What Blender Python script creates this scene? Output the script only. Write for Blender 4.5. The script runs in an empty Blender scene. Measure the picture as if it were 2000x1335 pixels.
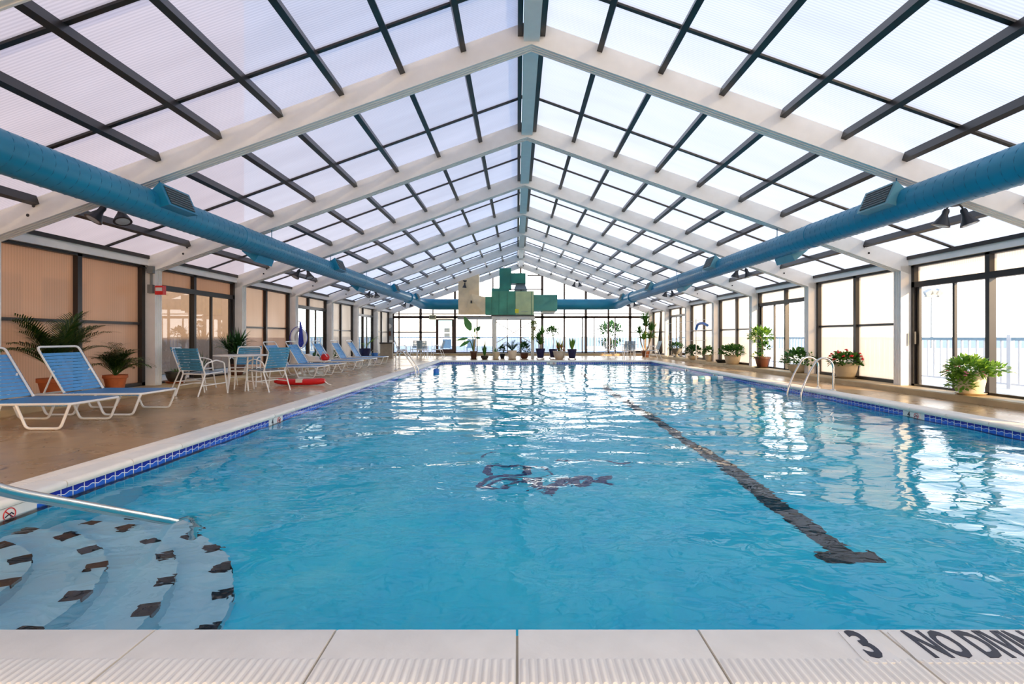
import bpy, math, random
from mathutils import Vector, Matrix, noise
random.seed(7)
PI = math.pi
S = bpy.context.scene
COL = S.collection

# ------------------------------------------------------------------ camera
FPX = 1000.0                                   # focal length in pixels of the 2000 x 1335 frame
CH = 1.10                                      # camera height over the deck
cam = bpy.data.cameras.new('camera')
cam.sensor_width = 36.0
cam.lens = 36.0 * FPX / 2000.0
cam.shift_x = -10.0 / 2000.0
cam.shift_y = -10.5 / 2000.0
cam.clip_start = 0.05
cam.clip_end = 2000
cam_o = bpy.data.objects.new('camera', cam)
COL.objects.link(cam_o)
cam_o.location = (0, 0, CH)
cam_o.rotation_euler = (PI / 2, 0, 0)
S.camera = cam_o

# ------------------------------------------------------------------ sky, sun, exposure
W = bpy.data.worlds.new('sky')
S.world = W
W.use_nodes = True
nt = W.node_tree
nt.nodes.clear()
wo = nt.nodes.new('ShaderNodeOutputWorld')
bg = nt.nodes.new('ShaderNodeBackground')
tc = nt.nodes.new('ShaderNodeTexCoord')
sx = nt.nodes.new('ShaderNodeSeparateXYZ')
cr = nt.nodes.new('ShaderNodeValToRGB')
el = cr.color_ramp.elements
el[0].position, el[0].color = 0.0, (5.4, 5.1, 4.8, 1)
el[1].position, el[1].color = 0.85, (0.50, 0.78, 1.28, 1)
for p, c in ((0.10, (4.0, 3.85, 3.7)), (0.26, (1.9, 1.95, 2.0)), (0.48, (0.86, 1.10, 1.45))):
    e = el.new(p)
    e.color = (*c, 1)
nt.links.new(tc.outputs['Generated'], sx.inputs[0])
nt.links.new(sx.outputs['Z'], cr.inputs[0])
nt.links.new(cr.outputs[0], bg.inputs[0])
bg.inputs[1].default_value = 1.0
nt.links.new(bg.outputs[0], wo.inputs[0])

sun = bpy.data.lights.new('sun', 'SUN')
sun.energy = 6.4
sun.angle = math.radians(1.5)
sun.color = (1.0, 0.66, 0.33)
sun_o = bpy.data.objects.new('sun', sun)
COL.objects.link(sun_o)
SD = Vector((0.47, -0.83, 0.30)).normalized()   # towards the sun
sun_o.rotation_euler = SD.to_track_quat('Z', 'Y').to_euler()
sun_o.location = SD * 60

S.view_settings.view_transform = 'Standard'
S.view_settings.look = 'None'
S.view_settings.exposure = 0.64
S.view_settings.gamma = 1.0
S.view_settings.use_curve_mapping = False
cy = S.cycles
cy.max_bounces = 10
cy.diffuse_bounces = 4
cy.glossy_bounces = 3
cy.transmission_bounces = 6
cy.transparent_max_bounces = 12
cy.caustics_reflective = False
cy.caustics_refractive = True
cy.blur_glossy = 0.3
cy.sample_clamp_indirect = 6.0
cy.adaptive_threshold = 0.02

# ------------------------------------------------------------------ materials
MATS = {}
def newmat(name):
    m = bpy.data.materials.new(name)
    m.use_nodes = True
    m.node_tree.nodes.clear()
    MATS[name] = m
    return m, m.node_tree.nodes, m.node_tree.links

def out(n, l, sh):
    o = n.new('ShaderNodeOutputMaterial')
    l.new(sh, o.inputs[0])

def ramp(n, l, fac, stops):
    r = n.new('ShaderNodeValToRGB')
    el = r.color_ramp.elements
    while len(el) > 1:
        el.remove(el[0])
    el[0].position, el[0].color = stops[0][0], (*stops[0][1], 1)
    for p, c in stops[1:]:
        x = el.new(p)
        x.color = (*c, 1)
    l.new(fac, r.inputs[0])
    return r.outputs[0]

def tex_noise(n, l, scale, detail=3, vec=None, rough=0.5, dist=0.0):
    t = n.new('ShaderNodeTexNoise')
    t.inputs['Scale'].default_value = scale
    t.inputs['Detail'].default_value = detail
    t.inputs['Roughness'].default_value = rough
    t.inputs['Distortion'].default_value = dist
    if vec is not None:
        l.new(vec, t.inputs['Vector'])
    return t.outputs['Fac']

def coords(n, l, kind='Object', scale=(1, 1, 1)):
    t = n.new('ShaderNodeTexCoord')
    m = n.new('ShaderNodeMapping')
    m.inputs['Scale'].default_value = scale
    l.new(t.outputs[kind], m.inputs['Vector'])
    return m.outputs[0]

def simple(name, c, rough=0.5, metal=0.0, var=0.08, nscale=6.0, bump=0.0, bscale=60, spec=0.5, coat=0.0):
    m, n, l = newmat(name)
    p = n.new('ShaderNodeBsdfPrincipled')
    p.inputs['Roughness'].default_value = rough
    p.inputs['Metallic'].default_value = metal
    p.inputs['Specular IOR Level'].default_value = spec
    p.inputs['Coat Weight'].default_value = coat
    v = coords(n, l)
    f = tex_noise(n, l, nscale, 4, v)
    lo = tuple(max(0, x * (1 - var)) for x in c)
    hi = tuple(min(1, x * (1 + var)) for x in c)
    l.new(ramp(n, l, f, [(0.3, lo), (0.7, hi)]), p.inputs['Base Color'])
    if bump:
        b = n.new('ShaderNodeBump')
        b.inputs['Strength'].default_value = bump
        b.inputs['Distance'].default_value = 0.01
        l.new(tex_noise(n, l, bscale, 4, v), b.inputs['Height'])
        l.new(b.outputs[0], p.inputs['Normal'])
    out(n, l, p.outputs[0])
    return m

simple('white_frame', (0.87, 0.86, 0.83), 0.42, var=0.03)
simple('white_tube', (0.86, 0.86, 0.83), 0.3, var=0.02)
simple('bronze', (0.022, 0.019, 0.018), 0.35, var=0.1)
simple('bronze_light', (0.075, 0.05, 0.04), 0.4, var=0.1)
simple('bolt', (0.01, 0.01, 0.012), 0.4)
simple('strap_blue', (0.085, 0.33, 0.66), 0.42, var=0.12, nscale=9)
simple('strap_teal', (0.06, 0.27, 0.46), 0.42, var=0.12, nscale=9)
simple('strap_grey', (0.20, 0.30, 0.38), 0.45, var=0.12)
simple('table_top', (0.80, 0.82, 0.80), 0.22, var=0.03)
simple('duct', (0.010, 0.235, 0.40), 0.36, var=0.10, nscale=1.5)
simple('duct_seam', (0.015, 0.17, 0.30), 0.4)
simple('duct_light', (0.12, 0.34, 0.42), 0.4)
simple('grille', (0.03, 0.05, 0.055), 0.5)
simple('green_dark', (0.012, 0.20, 0.155), 0.5, var=0.15, nscale=2)
simple('green_mid', (0.05, 0.26, 0.17), 0.5, var=0.25, nscale=1.6)
simple('green_pale', (0.42, 0.52, 0.29), 0.5, var=0.15, nscale=2)
simple('green_plenum', (0.06, 0.27, 0.22), 0.45, var=0.15, nscale=2)
simple('tan_board', (0.82, 0.64, 0.40), 0.55, var=0.12, nscale=2.5)
simple('grey_metal', (0.30, 0.33, 0.35), 0.45)
simple('hood', (0.22, 0.27, 0.30), 0.45)
simple('stand_white', (0.78, 0.76, 0.68), 0.45, var=0.05)
simple('steel', (0.72, 0.70, 0.66), 0.20, metal=1.0, var=0.04)
simple('terracotta', (0.52, 0.13, 0.035), 0.65, var=0.15, bump=0.1)
simple('pot_brown', (0.10, 0.035, 0.018), 0.35, var=0.3, nscale=4)
simple('pot_dark', (0.045, 0.04, 0.03), 0.4, var=0.2)
simple('pot_navy', (0.012, 0.018, 0.085), 0.25, var=0.15)
simple('pot_cream', (0.68, 0.60, 0.47), 0.5, var=0.06)
simple('pot_sand', (0.60, 0.50, 0.33), 0.55, var=0.08)
simple('pot_stone', (0.20, 0.19, 0.16), 0.7, var=0.2)
simple('soil', (0.03, 0.02, 0.012), 0.9, var=0.3, nscale=30)
simple('bin_brown', (0.27, 0.23, 0.18), 0.6, var=0.12, bump=0.2, bscale=90)
simple('black', (0.012, 0.012, 0.013), 0.45)
simple('lamp_black', (0.025, 0.025, 0.03), 0.4)
simple('lens', (0.42, 0.45, 0.48), 0.1)
simple('bulb_glass', (0.75, 0.76, 0.74), 0.15)
simple('red', (0.62, 0.012, 0.015), 0.35, var=0.08)
simple('red_flower', (0.75, 0.03, 0.04), 0.5, var=0.2)
simple('pink_flower', (0.75, 0.22, 0.30), 0.5, var=0.2)
simple('orange_leaf', (0.60, 0.20, 0.03), 0.5, var=0.3)
simple('white_plastic', (0.85, 0.84, 0.80), 0.4, var=0.03)
simple('blue_plastic', (0.02, 0.16, 0.55), 0.35, var=0.1)
simple('rope_blue', (0.03, 0.05, 0.42), 0.7, var=0.3, nscale=40)
simple('towel', (0.75, 0.70, 0.62), 0.9, var=0.08)
simple('exit_face', (0.52, 0.50, 0.30), 0.5, var=0.05)
simple('navy_print', (0.006, 0.010, 0.030), 0.5, var=0.35, nscale=25)
simple('red_print', (0.65, 0.02, 0.03), 0.4)
simple('yellow_sticker', (0.62, 0.60, 0.03), 0.4)
simple('tile_white', (0.78, 0.78, 0.74), 0.2, var=0.04)
simple('tile_black', (0.012, 0.013, 0.018), 0.2, var=0.4, nscale=30)
simple('logo_navy', (0.012, 0.03, 0.16), 0.4, var=0.2)
simple('grout', (0.42, 0.38, 0.30), 0.8, var=0.1)
simple('conduit', (0.20, 0.21, 0.20), 0.5)
simple('stem', (0.16, 0.10, 0.05), 0.7, var=0.25, nscale=20)
simple('cane', (0.34, 0.24, 0.12), 0.7, var=0.2, nscale=20)
simple('door_brown', (0.055, 0.022, 0.014), 0.35, var=0.15)
simple('building_pink', (0.74, 0.47, 0.33), 0.8, var=0.06)
simple('building_dark', (0.05, 0.06, 0.065), 0.3)
simple('building_white', (0.80, 0.78, 0.74), 0.8, var=0.04)
simple('roof_green', (0.16, 0.33, 0.28), 0.7, var=0.15)
simple('rail_white', (0.80, 0.83, 0.85), 0.4, var=0.03)
simple('rail_blue', (0.30, 0.45, 0.55), 0.4, var=0.05)
simple('terrace', (0.74, 0.72, 0.68), 0.8, var=0.08, nscale=1.0)
simple('terrace_blue', (0.09, 0.18, 0.31), 0.5, var=0.12, nscale=0.8)
simple('sand', (0.72, 0.60, 0.44), 0.9, var=0.12, nscale=0.4)
simple('sea', (0.07, 0.17, 0.31), 0.5, var=0.06, nscale=0.02)
simple('strobe_red', (0.75, 0.02, 0.02), 0.3)

def leafmat(name, c1, c2, c3):
    m, n, l = newmat(name)
    p = n.new('ShaderNodeBsdfPrincipled')
    p.inputs['Roughness'].default_value = 0.45
    g = n.new('ShaderNodeNewGeometry')
    col = ramp(n, l, g.outputs['Random Per Island'], [(0.0, c1), (0.5, c2), (1.0, c3)])
    l.new(col, p.inputs['Base Color'])
    t = n.new('ShaderNodeBsdfTranslucent')
    l.new(col, t.inputs[0])
    mx = n.new('ShaderNodeMixShader')
    mx.inputs[0].default_value = 0.25
    l.new(p.outputs[0], mx.inputs[1])
    l.new(t.outputs[0], mx.inputs[2])
    out(n, l, mx.outputs[0])
leafmat('leaf_dark', (0.008, 0.045, 0.012), (0.02, 0.09, 0.02), (0.045, 0.16, 0.03))
leafmat('leaf_mid', (0.025, 0.10, 0.015), (0.06, 0.20, 0.025), (0.14, 0.32, 0.05))
leafmat('leaf_light', (0.07, 0.20, 0.02), (0.18, 0.38, 0.04), (0.36, 0.55, 0.09))
leafmat('leaf_palm', (0.012, 0.05, 0.012), (0.035, 0.11, 0.02), (0.14, 0.19, 0.04))
leafmat('leaf_yellow', (0.12, 0.22, 0.03), (0.25, 0.34, 0.05), (0.42, 0.40, 0.08))
leafmat('leaf_banana', (0.03, 0.14, 0.03), (0.07, 0.24, 0.05), (0.10, 0.30, 0.08))

def sheet(name, col, axis, pitch, clear, tl=1.0):
    """ribbed twin-wall sheet that scatters daylight"""
    m, n, l = newmat(name)
    t = n.new('ShaderNodeTexCoord')
    s = n.new('ShaderNodeSeparateXYZ')
    l.new(t.outputs['Object'], s.inputs[0])
    mu = n.new('ShaderNodeMath'); mu.operation = 'MULTIPLY'; mu.inputs[1].default_value = 2 * PI / pitch
    l.new(s.outputs[axis], mu.inputs[0])
    si = n.new('ShaderNodeMath'); si.operation = 'SINE'
    l.new(mu.outputs[0], si.inputs[0])
    ma = n.new('ShaderNodeMapRange')
    ma.inputs['From Min'].default_value = -1; ma.inputs['From Max'].default_value = 1
    ma.inputs['To Min'].default_value = 0.86; ma.inputs['To Max'].default_value = 1.0
    l.new(si.outputs[0], ma.inputs[0])
    st = n.new('ShaderNodeMapping')
    st.inputs['Scale'].default_value = (0.5, 2.2, 0.5) if axis == 'Y' else (0.6, 1.5, 0.5)
    l.new(t.outputs['Object'], st.inputs[0])
    nf = tex_noise(n, l, 1.1, 3, st.outputs[0])
    cc = ramp(n, l, nf, [(0.3, tuple(x * 0.90 for x in col)), (0.7, col)])
    mm = n.new('ShaderNodeMix'); mm.data_type = 'RGBA'; mm.blend_type = 'MULTIPLY'; mm.inputs[0].default_value = 1.0
    l.new(cc, mm.inputs[6]); l.new(ma.outputs[0], mm.inputs[7])
    tr = n.new('ShaderNodeBsdfTranslucent'); l.new(mm.outputs[2], tr.inputs[0])
    df = n.new('ShaderNodeBsdfDiffuse'); l.new(mm.outputs[2], df.inputs[0])
    m1 = n.new('ShaderNodeMixShader'); m1.inputs[0].default_value = 0.18
    l.new(tr.outputs[0], m1.inputs[1]); l.new(df.outputs[0], m1.inputs[2])
    tp = n.new('ShaderNodeBsdfTransparent'); l.new(mm.outputs[2], tp.inputs[0])
    m2 = n.new('ShaderNodeMixShader'); m2.inputs[0].default_value = clear
    l.new(m1.outputs[0], m2.inputs[1]); l.new(tp.outputs[0], m2.inputs[2])
    gl = n.new('ShaderNodeBsdfGlossy'); gl.inputs['Roughness'].default_value = 0.22
    m3 = n.new('ShaderNodeMixShader'); m3.inputs[0].default_value = 0.05
    l.new(m2.outputs[0], m3.inputs[1]); l.new(gl.outputs[0], m3.inputs[2])
    out(n, l, m3.outputs[0])
sheet('roof_sheet', (0.44, 0.50, 0.585), 'Y', 0.036, 0.10)
sheet('wall_sheet_bronze', (0.37, 0.325, 0.265), 'Y', 0.045, 0.10)
sheet('wall_sheet_opal', (0.62, 0.56, 0.49), 'Y', 0.045, 0.16)

def schlick(n, l, f0, power, gain, normal=None):
    """reflectance that is the same from both sides of a sheet"""
    g = n.new('ShaderNodeNewGeometry')
    d = n.new('ShaderNodeVectorMath'); d.operation = 'DOT_PRODUCT'
    l.new(g.outputs['Incoming'], d.inputs[0])
    l.new(normal if normal is not None else g.outputs['Normal'], d.inputs[1])
    a = n.new('ShaderNodeMath'); a.operation = 'ABSOLUTE'; l.new(d.outputs['Value'], a.inputs[0])
    o = n.new('ShaderNodeMath'); o.operation = 'SUBTRACT'; o.inputs[0].default_value = 1.0; o.use_clamp = True; l.new(a.outputs[0], o.inputs[1])
    p = n.new('ShaderNodeMath'); p.operation = 'POWER'; p.inputs[1].default_value = power; l.new(o.outputs[0], p.inputs[0])
    m = n.new('ShaderNodeMath'); m.operation = 'MULTIPLY_ADD'; m.use_clamp = True
    m.inputs[1].default_value = gain; m.inputs[2].default_value = f0; l.new(p.outputs[0], m.inputs[0])
    return m.outputs[0]

def glassmat(name, tint, f0, gain):
    m, n, l = newmat(name)
    tp = n.new('ShaderNodeBsdfTransparent'); tp.inputs[0].default_value = (*tint, 1)
    gl = n.new('ShaderNodeBsdfGlossy'); gl.inputs['Roughness'].default_value = 0.01
    mx = n.new('ShaderNodeMixShader')
    l.new(schlick(n, l, f0, 5.0, gain), mx.inputs[0]); l.new(tp.outputs[0], mx.inputs[1]); l.new(gl.outputs[0], mx.inputs[2])
    out(n, l, mx.outputs[0])
glassmat('glass', (0.95, 0.97, 0.98), 0.03, 0.7)
glassmat('glass_tinted', (0.34, 0.40, 0.41), 0.06, 0.8)

def watermat():
    m, n, l = newmat('water')
    v = coords(n, l, 'Object', (1.0, 1.5, 1.0))
    b = n.new('ShaderNodeBump'); b.inputs['Strength'].default_value = 0.34; b.inputs['Distance'].default_value = 0.02
    l.new(tex_noise(n, l, 4.5, 2, v, 0.45, 0.6), b.inputs['Height'])
    r = n.new('ShaderNodeBsdfRefraction'); r.inputs['IOR'].default_value = 1.333; r.inputs['Roughness'].default_value = 0.0
    r.inputs['Color'].default_value = (0.94, 0.995, 1.0, 1)
    g = n.new('ShaderNodeBsdfGlossy'); g.inputs['Roughness'].default_value = 0.0
    l.new(b.outputs[0], r.inputs['Normal']); l.new(b.outputs[0], g.inputs['Normal'])
    mx = n.new('ShaderNodeMixShader')
    l.new(schlick(n, l, 0.015, 6.2, 1.0, b.outputs[0]), mx.inputs[0])
    l.new(r.outputs[0], mx.inputs[1]); l.new(g.outputs[0], mx.inputs[2])
    gi = n.new('ShaderNodeBsdfGlass'); gi.inputs['IOR'].default_value = 1.333; gi.inputs['Roughness'].default_value = 0.0
    gi.inputs['Color'].default_value = (0.94, 0.995, 1.0, 1)
    l.new(b.outputs[0], gi.inputs['Normal'])
    ge = n.new('ShaderNodeNewGeometry')
    m2 = n.new('ShaderNodeMixShader')
    l.new(ge.outputs['Backfacing'], m2.inputs[0]); l.new(mx.outputs[0], m2.inputs[1]); l.new(gi.outputs[0], m2.inputs[2])
    out(n, l, m2.outputs[0])
watermat()

def plaster():
    m, n, l = newmat('pool_plaster')
    p = n.new('ShaderNodeBsdfPrincipled'); p.inputs['Roughness'].default_value = 0.8
    v = coords(n, l)
    f = tex_noise(n, l, 1.3, 5, v, 0.6, 0.8)
    l.new(ramp(n, l, f, [(0.3, (0.03, 0.68, 1.0)), (0.55, (0.05, 0.76, 1.0)), (0.75, (0.14, 0.84, 1.0))]), p.inputs['Base Color'])
    out(n, l, p.outputs[0])
plaster()
simple('step_plaster', (0.52, 0.84, 0.98), 0.8, var=0.06, nscale=3)
simple('band_white', (0.80, 0.80, 0.77), 0.6, var=0.04)

def deckmat():
    m, n, l = newmat('deck')
    p = n.new('ShaderNodeBsdfPrincipled')
    v = coords(n, l)
    f1 = tex_noise(n, l, 0.9, 6, v, 0.6, 0.5)
    f2 = tex_noise(n, l, 5.0, 5, v, 0.6, 0.3)
    c1 = ramp(n, l, f1, [(0.30, (0.42, 0.255, 0.12)), (0.5, (0.52, 0.335, 0.17)), (0.70, (0.60, 0.42, 0.235))])
    c2 = ramp(n, l, f2, [(0.3, (0.80, 0.80, 0.80)), (0.7, (1.0, 1.0, 1.0))])
    mx = n.new('ShaderNodeMix'); mx.data_type = 'RGBA'; mx.blend_type = 'MULTIPLY'; mx.inputs[0].default_value = 1.0
    l.new(c1, mx.inputs[6]); l.new(c2, mx.inputs[7])
    vo = n.new('ShaderNodeTexVoronoi'); vo.feature = 'DISTANCE_TO_EDGE'; vo.inputs['Scale'].default_value = 1.7
    wv = n.new('ShaderNodeTexNoise'); wv.inputs['Scale'].default_value = 3.0
    l.new(v, wv.inputs['Vector'])
    ad = n.new('ShaderNodeVectorMath'); ad.operation = 'MULTIPLY_ADD'
    ad.inputs[1].default_value = (0.35, 0.35, 0.0)
    l.new(wv.outputs['Color'], ad.inputs[0]); l.new(v, ad.inputs[2])
    l.new(ad.outputs[0], vo.inputs['Vector'])
    ck = ramp(n, l, vo.outputs['Distance'], [(0.0, (1, 1, 1)), (0.012, (0, 0, 0))])
    gate = ramp(n, l, tex_noise(n, l, 2.3, 2, v), [(0.50, (0, 0, 0)), (0.60, (1, 1, 1))])
    cm = n.new('ShaderNodeMix'); cm.data_type = 'RGBA'; cm.blend_type = 'MULTIPLY'; cm.inputs[0].default_value = 1.0
    l.new(ck, cm.inputs[6]); l.new(gate, cm.inputs[7])
    fm = n.new('ShaderNodeMix'); fm.data_type = 'RGBA'
    l.new(cm.outputs[2], fm.inputs[0]); l.new(mx.outputs[2], fm.inputs[6]); fm.inputs[7].default_value = (0.10, 0.05, 0.025, 1)
    l.new(fm.outputs[2], p.inputs['Base Color'])
    l.new(ramp(n, l, f1, [(0.3, (0.20,) * 3), (0.7, (0.40,) * 3)]), p.inputs['Roughness'])
    b = n.new('ShaderNodeBump'); b.inputs['Strength'].default_value = 0.15; b.inputs['Distance'].default_value = 0.01
    l.new(f2, b.inputs['Height']); l.new(b.outputs[0], p.inputs['Normal'])
    out(n, l, p.outputs[0])
deckmat()
simple('kerb', (0.50, 0.37, 0.20), 0.6, var=0.15, nscale=2.5, bump=0.2, bscale=40)
simple('coping', (0.84, 0.81, 0.73), 0.55, var=0.06, nscale=5, bump=0.08, bscale=50)

def tilemat():
    m, n, l = newmat('wave_tile')
    p = n.new('ShaderNodeBsdfPrincipled'); p.inputs['Roughness'].default_value = 0.12
    u = n.new('ShaderNodeUVMap')
    s = n.new('ShaderNodeSeparateXYZ'); l.new(u.outputs[0], s.inputs[0])
    a = n.new('ShaderNodeMath'); a.operation = 'MULTIPLY'; a.inputs[1].default_value = 2 * PI; l.new(s.outputs['X'], a.inputs[0])
    si = n.new('ShaderNodeMath'); si.operation = 'SINE'; l.new(a.outputs[0], si.inputs[0])
    ma = n.new('ShaderNodeMath'); ma.operation = 'MULTIPLY_ADD'; ma.inputs[1].default_value = 0.07; ma.inputs[2].default_value = 0.62
    l.new(si.outputs[0], ma.inputs[0])
    d = n.new('ShaderNodeMath'); d.operation = 'SUBTRACT'; l.new(s.outputs['Y'], d.inputs[0]); l.new(ma.outputs[0], d.inputs[1])
    mr = n.new('ShaderNodeMapRange'); mr.inputs['From Min'].default_value = -0.5; mr.inputs['From Max'].default_value = 0.5
    l.new(d.outputs[0], mr.inputs[0])
    c = ramp(n, l, mr.outputs[0], [(0.0, (0.02, 0.10, 0.55)), (0.455, (0.02, 0.12, 0.62)), (0.475, (0.75, 0.80, 0.9)), (0.52, (0.75, 0.80, 0.9)), (0.54, (0.012, 0.02, 0.38)), (1.0, (0.012, 0.016, 0.32))])
    l.new(c, p.inputs['Base Color'])
    out(n, l, p.outputs[0])
tilemat()

# ------------------------------------------------------------------ mesh helpers
class MB:
    def __init__(s):
        s.v = []; s.f = []; s.uv = []
    def add(s, vs, fs):
        b = len(s.v)
        s.v.extend([tuple(x) for x in vs])
        s.f.extend([tuple(b + i for i in q) for q in fs])
        return s
    def box(s, x0, x1, y0, y1, z0, z1):
        return s.add([(x0, y0, z0), (x1, y0, z0), (x1, y1, z0), (x0, y1, z0), (x0, y0, z1), (x1, y0, z1), (x1, y1, z1), (x0, y1, z1)],
                     [(0, 3, 2, 1), (4, 5, 6, 7), (0, 1, 5, 4), (1, 2, 6, 5), (2, 3, 7, 6), (3, 0, 4, 7)])
    def obox(s, c, sz, M=None):
        hx, hy, hz = sz[0] / 2, sz[1] / 2, sz[2] / 2
        vs = [Vector(p) for p in ((-hx, -hy, -hz), (hx, -hy, -hz), (hx, hy, -hz), (-hx, hy, -hz), (-hx, -hy, hz), (hx, -hy, hz), (hx, hy, hz), (-hx, hy, hz))]
        if M is not None:
            vs = [M @ p for p in vs]
        c = Vector(c)
        return s.add([p + c for p in vs], [(0, 3, 2, 1), (4, 5, 6, 7), (0, 1, 5, 4), (1, 2, 6, 5), (2, 3, 7, 6), (3, 0, 4, 7)])
    def prism(s, poly, axis, a, b):
        """poly: 2D points (counter-clockwise seen along +axis); axis 0,1,2; from a to b"""
        n = len(poly)
        def P(p, t):
            if axis == 0: return (t, p[0], p[1])
            if axis == 1: return (p[0], t, p[1])
            return (p[0], p[1], t)
        vs = [P(p, a) for p in poly] + [P(p, b) for p in poly]
        fs = [tuple(range(n - 1, -1, -1)), tuple(range(n, 2 * n))]
        fs += [(i, (i + 1) % n, n + (i + 1) % n, n + i) for i in range(n)]
        return s.add(vs, fs)
    def tube(s, pts, r, n=8, closed=False, caps=True):
        pts = [Vector(p) for p in pts]
        m = len(pts)
        rs = r if isinstance(r, (list, tuple)) else [r] * m
        T = []
        for i in range(m):
            if closed:
                t = pts[(i + 1) % m] - pts[i - 1]
            else:
                t = pts[min(i + 1, m - 1)] - pts[max(i - 1, 0)]
            T.append(t.normalized())
        up = Vector((0, 0, 1)) if abs(T[0].z) < 0.9 else Vector((1, 0, 0))
        N = (up - T[0] * up.dot(T[0])).normalized()
        vs = []
        for i in range(m):
            if i:
                N = (N - T[i] * N.dot(T[i]))
                N = N.normalized() if N.length > 1e-6 else T[i].orthogonal().normalized()
            B = T[i].cross(N)
            for k in range(n):
                a = 2 * PI * k / n
                vs.append(pts[i] + (N * math.cos(a) + B * math.sin(a)) * rs[i])
        fs = []
        for i in range(m if closed else m - 1):
            j = (i + 1) % m
            for k in range(n):
                k2 = (k + 1) % n
                fs.append((i * n + k, i * n + k2, j * n + k2, j * n + k))
        if caps and not closed:
            fs.append(tuple(range(n - 1, -1, -1)))
            fs.append(tuple((m - 1) * n + k for k in range(n)))
        return s.add(vs, fs)
    def lathe(s, prof, n=24, c=(0, 0, 0), M=None):
        vs = []
        for (r, z) in prof:
            for k in range(n):
                a = 2 * PI * k / n
                p = Vector((r * math.cos(a), r * math.sin(a), z))
                if M is not None:
                    p = M @ p
                vs.append(p + Vector(c))
        fs = []
        for i in range(len(prof) - 1):
            for k in range(n):
                k2 = (k + 1) % n
                fs.append((i * n + k, i * n + k2, (i + 1) * n + k2, (i + 1) * n + k))
        fs.append(tuple(range(n - 1, -1, -1)))
        fs.append(tuple((len(prof) - 1) * n + k for k in range(n)))
        return s.add(vs, fs)
    def mesh(s, name, mat, smooth=False):
        me = bpy.data.meshes.new(name)
        me.from_pydata(s.v, [], s.f)
        if s.uv:
            u = me.uv_layers.new(name='UVMap')
            for i, x in enumerate(s.uv):
                u.data[i].uv = x
        me.materials.append(MATS[mat])
        if smooth:
            me.polygons.foreach_set('use_smooth', [True] * len(me.polygons))
            if hasattr(me, 'set_sharp_from_angle'):
                me.set_sharp_from_angle(angle=math.radians(40))
        me.update()
        return me
    def build(s, name, mat, parent=None, smooth=False, loc=None):
        return link(name, s.mesh(name, mat, smooth), parent, loc)

def link(name, me, parent=None, loc=None, rot=None, scale=None):
    o = bpy.data.objects.new(name, me)
    COL.objects.link(o)
    if parent is not None:
        o.parent = parent
    if loc is not None:
        o.location = loc
    if rot is not None:
        o.rotation_euler = rot
    if scale is not None:
        o.scale = scale
    return o

def thing(name, label, cat, loc=(0, 0, 0), rz=0.0, group=None):
    o = bpy.data.objects.new(name, None)
    o.empty_display_size = 0.1
    COL.objects.link(o)
    o.location = loc
    o.rotation_euler = (0, 0, rz)
    return tag(o, label, cat, group)

def tag(o, label, cat, group=None):
    o['label'] = label
    o['category'] = cat
    if group:
        o['group'] = group
    return o

def struct(name, label=None, loc=(0, 0, 0)):
    o = bpy.data.objects.new(name, None)
    o.empty_display_size = 0.1
    COL.objects.link(o)
    o.location = loc
    o['kind'] = 'structure'
    if label:
        o['label'] = label
    return o

def stuff(o):
    o['kind'] = 'stuff'
    return o

def dup(root, loc, rz, label, scale=None):
    r = root.copy(); COL.objects.link(r)
    r.location = loc; r.rotation_euler = (0, 0, rz); r['label'] = label
    if scale:
        r.scale = (scale,) * 3
    for ch in list(root.children):
        c = ch.copy(); COL.objects.link(c); c.parent = r
        for g in list(ch.children):
            d = g.copy(); COL.objects.link(d); d.parent = c
    return r

def arc(c, r, a0, a1, n, plane='xz'):
    o = []
    for i in range(n + 1):
        a = a0 + (a1 - a0) * i / n
        u, w = r * math.cos(a), r * math.sin(a)
        if plane == 'xz': o.append((c[0] + u, c[1], c[2] + w))
        elif plane == 'yz': o.append((c[0], c[1] + u, c[2] + w))
        else: o.append((c[0] + u, c[1] + w, c[2]))
    return o

def rounded(pts, r, n=4):
    """polyline with its inner corners rounded"""
    pts = [Vector(p) for p in pts]
    o = [pts[0]]
    for i in range(1, len(pts) - 1):
        a, b, c = pts[i - 1], pts[i], pts[i + 1]
        d1, d2 = (a - b), (c - b)
        q = min(r, d1.length * 0.45, d2.length * 0.45)
        p, s = b + d1.normalized() * q, b + d2.normalized() * q
        for k in range(n + 1):
            t = k / n
            o.append(p * (1 - t) ** 2 + b * 2 * t * (1 - t) + s * t * t)
    o.append(pts[-1])
    return o

# ------------------------------------------------------------------ main dimensions
BAY = 3.3
FY = lambda k: (k + 1.15) * BAY               # front face of portal frame k
FD = 0.20                                     # frame thickness along the hall
XR = 0.20                                     # ridge
XIL, XOL = -7.35, -7.67                       # column faces, left
XIR, XOR = 7.79, 8.12                         # column faces, right
ZA = 5.15                                     # underside of the rafters at the ridge
RD = 0.335                                    # rafter depth, vertical
SL = 0.358                                    # roof slope
Zu = lambda x: ZA - SL * abs(x - XR)          # rafter underside
Zt = lambda x: ZA + RD - SL * abs(x - XR)     # rafter top
PXL, PXR, PY0, PY1 = -3.45, 6.07, 1.887, 23.2 # pool
ZW = -0.128                                   # water level
KZ = 0.11                                     # kerb height
YE = FY(8) + FD                               # gable end
ZE0, ZE1 = 2.54, 2.68                         # eave beam

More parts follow.
